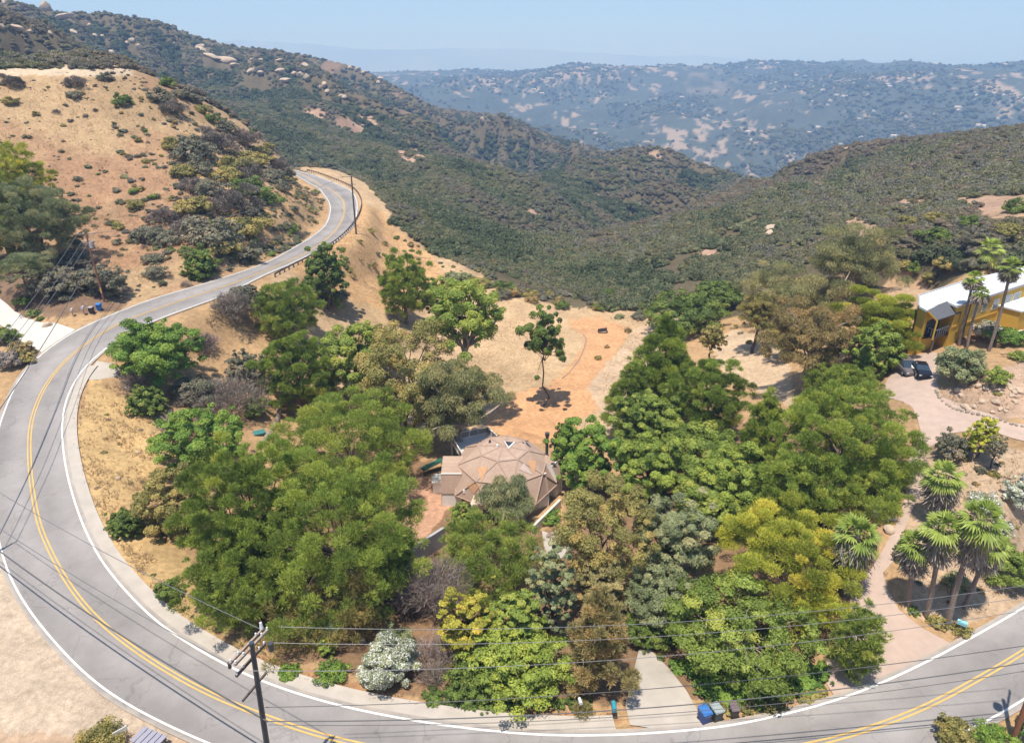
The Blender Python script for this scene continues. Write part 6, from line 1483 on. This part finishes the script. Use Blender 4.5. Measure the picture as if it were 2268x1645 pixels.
# near pole
PB, PT = np.array([-15.8, 30.4, 0.]), np.array([-14.9, 29.7, 13.6])
p1 = pole(PB, PT, 'near blue black power pole with three crossarms rising from the bottom of the frame', [], M_POLET, .20)
def arm_px(parent, B, T, ends, z, n=1, w=.1, mat=M_ARM, ins=True):
    A_, C_ = [Vector(at_z(x, y, z)) - Vector(B) for x, y in ends]; mb = MB(); mb.bar(A_, C_, w, w * 1.25); arm = mb.build('crossarm', mat, parent)
    if ins:
        for t in (.03, .25, .8, .97):
            q = A_ + (C_ - A_) * t; mb = MB(); mb.cyl(q + Vector((0, 0, .05)), q + Vector((0, 0, .24)), .07, .05, 8); mb.build('insulator', M_INS, arm)
    return Vector(B) + A_, Vector(B) + C_
a1 = arm_px(p1, PB, PT, ((509, 1469), (581, 1394)), 13.2, w=.12); a2 = arm_px(p1, PB, PT, ((520, 1472), (594, 1393)), 13.2, w=.12)
a3 = arm_px(p1, PB, PT, ((523, 1497), (587, 1425)), 12.0, w=.13, mat=M_POLE); a4 = arm_px(p1, PB, PT, ((537, 1552), (589, 1490)), 9.6, w=.10, mat=M_POLE, ins=False)
mb = MB(); c = Vector(at_z(600, 1432, 12.2)) - Vector(PB); mb.cyl(c + Vector((0, 0, -.25)), c + Vector((0, 0, .3)), .16); mb.build('cable_terminal', M_PIPE, p1)
mb = MB(); c = Vector(at_z(579, 1388, 13.6)) - Vector(PB); mb.cyl(c + Vector((0, 0, -.1)), c + Vector((0, 0, .35)), .12, .07); mb.build('lightning_arrester', M_INS, p1)
mb = MB(); c = Vector(at_z(512, 1462, 13.2)) - Vector(PB); mb.cyl(c + Vector((-.1, -.1, -.45)), c + Vector((-.1, -.1, -.05)), .1, .1); mb.build('fuse_cutout', M_PIPE, p1)
mb = MB(); c = Vector(at_z(612, 1530, 10)) - Vector(PB)
# pole at the lower corner
QB = at_z(2243, 1640, 0); QT = np.array([QB[0] - .4, QB[1] + .1, 13.8])
ud = Vector((-.62, -.78, 0)).normalized()
p2 = pole(QB, QT, 'reddish brown power pole at the outer road edge with paired crossarms and a transformer', [(.5, (ud * -1.5)[:2], (ud * 1.5)[:2]), (1.3, (ud * -1.5)[:2], (ud * 1.5)[:2])], M_POLEB, .19)
mb = MB(); mb.cyl(Vector(QT - QB) + Vector((-.45, 0, -3.1)), Vector(QT - QB) + Vector((-.45, 0, -2.1)), .32); mb.build('transformer', M_GREYM, p2)
mb = MB(); mb.cyl((.33, -.1, 0), (.3, -.1, 7.5), .06); mb.build('conduit', M_INS, p2)
# pole beyond the left side of the frame (its shadow and wires fall on the road)
SB = np.array([-50.7, 50.6, hz(-50.7, 50.6)]); STp = SB + np.array([0, 0, 13.0])
p3 = pole(SB, STp, 'power pole just outside the frame beside the bend whose crossarm shadow lies on the asphalt', [(.4, (-.2, -1.3), (.9, 1.1)), (1.6, (-.2, -1.1), (.8, 1.0))], M_POLEB, .17)
LB = hit(231, 668); LT = np.array([LB[0] - .2, LB[1], top_at(LB, 512)])
p4 = pole(LB, LT, 'brown power pole standing behind the blue bin on the shaded bank', [(.5, (-1.2, -.3), (1.2, .3)), (1.7, (-.9, -.2), (.9, .2))], M_POLEB, .17)
mb = MB(); mb.cyl(Vector(LT - LB) + Vector((.38, 0, -2.6)), Vector(LT - LB) + Vector((.38, 0, -1.7)), .26); mb.build('transformer', M_GREYM, p4)
mb = MB(); mb.box((0, -.19, 1.9), (.2, .02, .9)); mb.build('marker_strip', M_YELLOW, p4)
RB = hit(789, 519); RT = np.array([RB[0] + .1, RB[1], top_at(RB, 390)])
p5 = pole(RB, RT, 'dark power pole beside the guardrail at the far curve', [(.25, (-2.2, 0), (2.2, 0)), (1.9, (-.8, 0), (.8, 0))], M_POLE, .22)
FB = hit(652, 372); FT = np.array([FB[0] - .6, FB[1], top_at(FB, 280)])
p6 = pole(FB, FT, 'farthest power pole standing behind the shoulder of the brown hill', [(.25, (-1.9, 0), (1.9, 0)), (1.9, (-.8, 0), (.8, 0))], M_POLE, .22)
nR = np.array([-.78, .62, 0]) * 0
eR = [QT + np.array([*(ud * s_)[:2], -.25]) for s_ in (-1.4, 0, 1.4)]
starts = [np.array(a2[1]), .5 * (np.array(a2[0]) + np.array(a2[1])), np.array(a2[0])]
for s_, e_, l, sg in zip([np.array(a2[1]) + [.6, .1, .1], np.array(a3[1]) + [0, 0, .1], np.array(a3[0]) + [.6, .3, .1]], eR, ('top wire between the two roadside poles in front of the grove', 'middle wire between the two roadside poles in front of the grove', 'lower wire between the two roadside poles in front of the grove'), (1.6, 1.6, 1.6)):
    wire(s_, e_, sg, l, .018)
wire(PT - [0, 0, 5.2], QT - [0, 0, 4.6], 1.2, 'upper telephone cable crossing in front of the juniper hedge', .025, M_WIRE)
wire(PT - [0, 0, 6.4], QT - [0, 0, 6.2], 1.5, 'thick telephone cable with a splice loop above the kerb', .038, M_WIRE)
wire(PT - [0, 0, 6.7], QT - [0, 0, 7.0], 1.6, 'lowest telephone cable above the roadside', .022, M_WIRE)
for a, b, l, sg in ((np.array(a1[0]), STp + [0, -1.2, -.3], 'outer wire running from the near pole up the bend', 1.0), (np.array(a1[1]), STp + [.6, .9, -.3], 'inner wire running from the near pole up the bend', 1.0)): wire(a, b, sg, l, .024)
wire(PT - [0, 0, 6.4], STp - [0, 0, 5.0], 1.4, 'telephone cable following the outer edge of the bend', .055, M_WIRE)
for (dx_, dz_), l in zip(((-1.1, -.35), (0.2, -.35), (1.1, -.35)), ('first of three wires over the concrete drive', 'second of three wires over the concrete drive', 'third of three wires over the concrete drive')):
    wire(LT + [dx_, dx_ * .25, dz_], STp + [dx_ * .6, dx_, -.3], 1.0, l, .03)
wire(LT - [0, 0, 4.2], STp - [0, 0, 5.0], 1.2, 'telephone cable over the concrete drive', .05, M_WIRE)
for dx_, l in ((-2.0, 'first wire to the far pole'), (2.0, 'second wire to the far pole')):
    wire(RT + [dx_, 0, -.1], FT + [dx_ * .85, 0, -.1], 2.2, l + ' over the far curve', .04)
wire(LT + [1.0, .2, -.3], RT + [-2.0, 0, -.1], 2.5, 'wire from the shaded bank to the guardrail pole', .03)
wire(FT + [-1.6, 0, -.1], at_r(585, 268, 330), 2.0, 'wire leaving the farthest pole toward the canyon', .04)
# splice boxes on the telephone cable
# ---- guardrail
gp = densify(np.array([hit(a, b) for a, b in [(609,614),(650,592),(690,571),(738,542),(768,516),(788,490),(799,466),(800,446),(788,424),(764,409),(735,397),(705,386),(680,379)]]), 1.9)
ge = empty('guardrail', gp[0], 0, 'dark timber post guardrail round the outside of the far curve', 'guardrail'); O_ = Vector(gp[0])
gp[:, 2] = hz_v(gp[:, 0], gp[:, 1])
mb = MB()
for a, b in zip(gp[:-1], gp[1:]): mb.bar(Vector(a) - O_ + Vector((0, 0, .62)), Vector(b) - O_ + Vector((0, 0, .62)), .07, .32)
mb.build('rail', simple("rusted_steel", (.17, .13, .11), .7, var=.2), ge)
for p in gp: mb = MB(); mb.box(Vector(p) - O_ + Vector((.1, -.1, .3)), (.2, .2, 1.0)); mb.build('post', M_DECK, ge)

# ------------------------------------------------------------------ bins, boxes, cars, small things
def tapered(mb, w0, d0, w1, d1, z0, z1, y=0):
    v = [(-w0 / 2, -d0 / 2 + y, z0), (w0 / 2, -d0 / 2 + y, z0), (w0 / 2, d0 / 2 + y, z0), (-w0 / 2, d0 / 2 + y, z0), (-w1 / 2, -d1 / 2 + y, z1), (w1 / 2, -d1 / 2 + y, z1), (w1 / 2, d1 / 2 + y, z1), (-w1 / 2, d1 / 2 + y, z1)]
    bv = [mb.bm.verts.new(p) for p in v]
    for f in ((3, 2, 1, 0), (4, 5, 6, 7), (0, 1, 5, 4), (1, 2, 6, 5), (2, 3, 7, 6), (3, 0, 4, 7)): mb.bm.faces.new([bv[i] for i in f])
M_TYRE = simple("tyre_rubber", (.025, .025, .026), .8, var=.1)
def bin_(px_, py_, rz, cb, cl, label, s=1.0, label_white=False, rough=.5):
    B = hit(px_, py_) if not isinstance(px_, np.ndarray) else px_
    e = empty('wheeled_bin', B, rz, label, 'rubbish bin'); mbd = simple("bin_plastic", cb, rough, var=.08); ml_ = simple("bin_lid_plastic", cl, rough, var=.08)
    mb = MB(); tapered(mb, .50 * s, .55 * s, .64 * s, .74 * s, .06, 1.0 * s); mb.build('body', mbd, e, bevel=.02)
    mb = MB(); tapered(mb, .68 * s, .80 * s, .60 * s, .68 * s, 1.0 * s, 1.10 * s, -.02); mb.bar((-.3 * s, .42 * s, 1.02 * s), (.3 * s, .42 * s, 1.02 * s), .05); mb.build('lid', ml_, e, bevel=.015)
    for sx in (-1, 1): mb = MB(); mb.cyl((sx * .22 * s, .28 * s, .12), (sx * .29 * s, .28 * s, .12), .12, n=14); mb.build('wheel', M_TYRE, e)
    if label_white: mb = MB(); mb.box((0, -.335 * s, .86 * s), (.5 * s, .03, .2 * s)); mb.build('panel', M_WALLW, e)
    return e
bin_(1558, 1597, .35, (.03, .07, .24), (.05, .17, .45), 'blue wheeled bin with a pale front panel at the foot of the concrete drive', 1.15, True)
bin_(1584, 1592, .35, (.05, .06, .06), (.30, .34, .34), 'dark wheeled bin with a grey green lid between the blue bin and the small bin', 1.15)
bin_(1623, 1585, .1, (.06, .045, .045), (.17, .13, .14), 'small dark brown round topped bin at the edge of the ground cover', .95)
bin_(221, 687, .1, (.03, .14, .42), (.04, .22, .60), 'bright blue wheeled bin in front of the wooden power pole', 1.0)
bin_(204, 694, .1, (.045, .04, .045), (.36, .33, .33), 'dark wheeled bin with a pale lid beside the bright blue bin', 1.0)
bin_(2079, 808, -.2, (.03, .12, .09), (.04, .16, .12), 'dark green wheeled bin beside the parked black car', 1.1)
def mailbox(px_, py_, rz, cb, label, s=1.0, h=1.1, postc=None):
    B = hit(px_, py_); e = empty('mailbox', B, rz, label, 'mailbox'); mm = simple("mailbox_paint", cb, .5, var=.06)
    mb = MB(); mb.box((0, 0, h / 2 - .1), (.10, .10, h + .2)); mb.build('post', postc or M_GREYW, e)
    mb = MB(); nn = 9; w, d = .26 * s, .55 * s; pr_ = [(-w / 2, 0), (w / 2, 0)] + [(w / 2 * math.cos(t), .18 * s + w / 2 * math.sin(t)) for t in np.linspace(0, math.pi, nn)]
    for y_ in (-d / 2, d / 2): mb.face([(x_, y_, h + z_) for x_, z_ in pr_])
    for i in range(len(pr_)): j = (i + 1) % len(pr_); mb.face([(pr_[i][0], -d / 2, h + pr_[i][1]), (pr_[j][0], -d / 2, h + pr_[j][1]), (pr_[j][0], d / 2, h + pr_[j][1]), (pr_[i][0], d / 2, h + pr_[i][1])])
    mb.build('box', mm, e); mb = MB(); mb.box((w / 2 + .02, .05, h + .22 * s), (.02, .05, .16)); mb.build('flag', M_SHP, e); return e
mailbox(1358, 1587, 0, (.04, .27, .36), 'teal mailbox on a dark post beside the concrete drive', 1.3, .9, M_PIPE)
mailbox(1284, 1572, .2, (.66, .68, .70), 'small white mailbox on the verge below the golden cedar', .9, .8)
mailbox(2124, 1400, .9, (.22, .52, .62), 'light blue mailbox at the foot of the palm group', 1.3, .9)
mailbox(162, 700, .2, (.62, .58, .58), 'pale mailbox at the tip of the shaded bank', 1.0, .9)
mailbox(187, 697, .2, (.50, .48, .52), 'grey mailbox beside the dark wheeled bin', 1.2, 1.0)
def car(px_, py_, rz, paint, label, name='parked_car', suv=False):
    B = hit(px_, py_); e = empty(name, B, rz, label, 'car'); mp = simple("car_paint", paint, .22, metal=.3, var=.03, spec=.7)
    hgt = 1.72 if suv else 1.42; Ln = 4.7 if suv else 4.5; hw = .92
    st_ = [(-Ln / 2, .62, .45, .72), (-Ln / 2 + .15, .84, .3, .88), (-1.3, hw, .25, .98), (-.2, hw, .25, 1.0), (1.0, hw, .25, 1.0), (Ln / 2 - .5, .88, .28, .92 if suv else .95), (Ln / 2 - .05, .75, .4, .85)]
    mb = MB(); rows = []
    for y_, w_, z0, z1 in st_: rows.append([mb.bm.verts.new(p) for p in ((-w_ * .9, y_, z0), (-w_, y_, z0 + .2), (-w_, y_, z1 - .18), (-w_ * .88, y_, z1), (w_ * .88, y_, z1), (w_, y_, z1 - .18), (w_, y_, z0 + .2), (w_ * .9, y_, z0))])
    for a, b in zip(rows[:-1], rows[1:]):
        for i in range(8): mb.bm.faces.new((a[i], a[(i + 1) % 8], b[(i + 1) % 8], b[i]))
    mb.bm.faces.new(rows[0][::-1]); mb.bm.faces.new(rows[-1]); mb.build('body', mp, e, smooth=False, bevel=.03)
    y0, y1, y2, y3 = (-1.15, -.35, 1.7, 2.2) if suv else (-1.0, -.1, 1.0, 1.85)
    gl = [[(-.80, y0, .98), (.80, y0, .98)], [(-.66, y1, hgt - .03), (.66, y1, hgt - .03)], [(-.66, y2, hgt - .03), (.66, y2, hgt - .03)], [(-.78, y3, .98), (.78, y3, .98)]]
    mb = MB()
    mb.face([gl[0][0], gl[0][1], gl[1][1], gl[1][0]]); mb.face([gl[2][0], gl[2][1], gl[3][1], gl[3][0]])
    for k in (0, 1): mb.face([gl[0][k], gl[1][k], gl[2][k], gl[3][k]])
    mb.build('windows', M_GLASS, e)
    mb = MB(); mb.prism([(-.66, y1 - .03), (.66, y1 - .03), (.66, y2 + .03), (-.66, y2 + .03)], hgt - .04, hgt + .03); mb.build('roof', mp, e, bevel=.02)
    for sx in (-1, 1):
        for sy in (-1.4, 1.4):
            mb = MB(); mb.cyl((sx * .74, sy, .33), (sx * .95, sy, .33), .33, n=18); w_ = mb.build('wheel', M_TYRE, e); mb = MB(); mb.cyl((sx * .94, sy, .33), (sx * .965, sy, .33), .2, n=12); mb.build('rim', M_GREYM, w_)
        mb = MB(); mb.box((sx * .62, -Ln / 2 + .07, .70), (.32, .12, .14)); mb.build('headlight', M_INS, e)
        mb = MB(); mb.box((sx * .66, Ln / 2 - .08, .75), (.25, .1, .14)); mb.build('tail_light', simple("red_lamp", (.35, .02, .02), .3), e)
    return e
car(2038, 828, -.25, (.012, .013, .018), 'parked black car with shiny bonnet on the pink gravel')
car(2004, 822, -.1, (.20, .17, .17), 'parked grey brown car half hidden under the trees', suv=True)
car(700, 1400, 1.2, (.45, .50, .58), 'pale blue grey car glimpsed under the boughs of the largest pine')
# bench on the orange yard
B = hit(1335, 738); e = empty('garden_bench', B, .35, 'small black bench alone on the orange dirt track', 'bench')
mb = MB(); mb.box((0, 0, .45), (2.2, .5, .07)); mb.build('seat', M_PIPE, e); mb = MB(); mb.box((0, .25, .75), (2.2, .06, .6)); mb.build('backrest', M_PIPE, e)
for sx in (-1, 1): mb = MB(); mb.box((sx * 1.0, 0, .2), (.08, .5, .5)); mb.build('leg', M_PIPE, e)
# slatted grey table and white sign at the lower edge of the dirt lot
B = hit(334, 1650); e = empty('slatted_table', B, -.38, 'grey slatted table top with dark gaps on the dirt lot beside the bush', 'table')
for i in range(5): mb = MB(); mb.box((-.88 + i * .44, 0, .72), (.37, 1.25, .06)); mb.build('slat', simple("grey_slats", (.30, .29, .35), .7, var=.08), e)
mb = MB(); mb.box((0, .45, .655), (2.2, .1, .07)); mb.box((0, -.45, .655), (2.2, .1, .07)); mb.build('frame', M_PIPE, e)
for sx in (-1, 1):
    for sy in (-1, 1): mb = MB(); mb.box((sx * .95, sy * .45, .3), (.09, .09, .66)); mb.build('leg', M_PIPE, e)
B = hit(273, 1640); e = empty('sign_board', B, .75, 'white blank sign board seen from behind next to the slatted table', 'sign')
mb = MB(); mb.box((0, 0, .8), (.9, .05, .75)); mb.build('board', M_WALLW, e); mb = MB(); mb.box((0, .05, .4), (.08, .06, .95)); mb.build('post', M_WALLW, e)
# tarps and the white shed by the house
B = hit(972, 1085); mb = MB(); tapered(mb, 1.5, 1.5, 1.5, 1.5, -.3, 1.6); tapered(mb, 1.7, 1.7, .9, 1.7, 1.6, 1.9); tag(mb.build('garden_shed', M_WALLW, None, loc=Vector(B), rz=.2), 'small white shed against the west dormer of the house', 'shed')
B = hit(960, 1045); mb = MB(); mb.bar((-1.4, -.7, .9), (1.4, .9, 1.5), 1.0, .05); tag(mb.build('green_tarp', simple("green_tarp_cloth", (.03, .10, .075), .7), None, loc=Vector(B)), 'dark green tarp stretched behind the small white shed', 'tarp')
B = hit(575, 962); mb = MB(); mb.box((0, 0, .35), (1.5, 1.2, .12), .5); mb.box((0, 0, .1), (1.2, .9, .4), .5); tag(mb.build('covered_planter', simple("teal_tarp_cloth", (.05, .19, .19), .6), None, loc=Vector(B)), 'teal cover beside the curved log kerb', 'cover')
# ------------------------------------------------------------------ air
def haze_box():
    m = bpy.data.materials.new("haze_air"); m.use_nodes = True; nt = m.node_tree
    nt.nodes.remove(nt.nodes["Principled BSDF"])
    v = nt.nodes.new("ShaderNodeVolumePrincipled"); v.inputs['Density'].default_value = HAZE_D
    v.inputs['Color'].default_value = (0.32, 0.54, 1.0, 1); v.inputs['Absorption Color'].default_value = (.40, .45, .62, 1); v.inputs['Anisotropy'].default_value = 0.0
    nt.links.new(v.outputs[0], nt.nodes["Material Output"].inputs['Volume'])
    me = bpy.data.meshes.new("haze"); bm = bmesh.new(); bmesh.ops.create_cube(bm, size=1)
    zb = float(GZ.min()) - 1.0; zt = float(GZ.max()) + 40
    for vv in bm.verts: vv.co = Vector((vv.co.x * 23400, vv.co.y * 23400, zb if vv.co.z < 0 else zt))
    bm.to_mesh(me); bm.free(); me.materials.append(m)
    tag(link("haze", me), kind='stuff')
HAZE_D = 2.6e-4
haze_box()
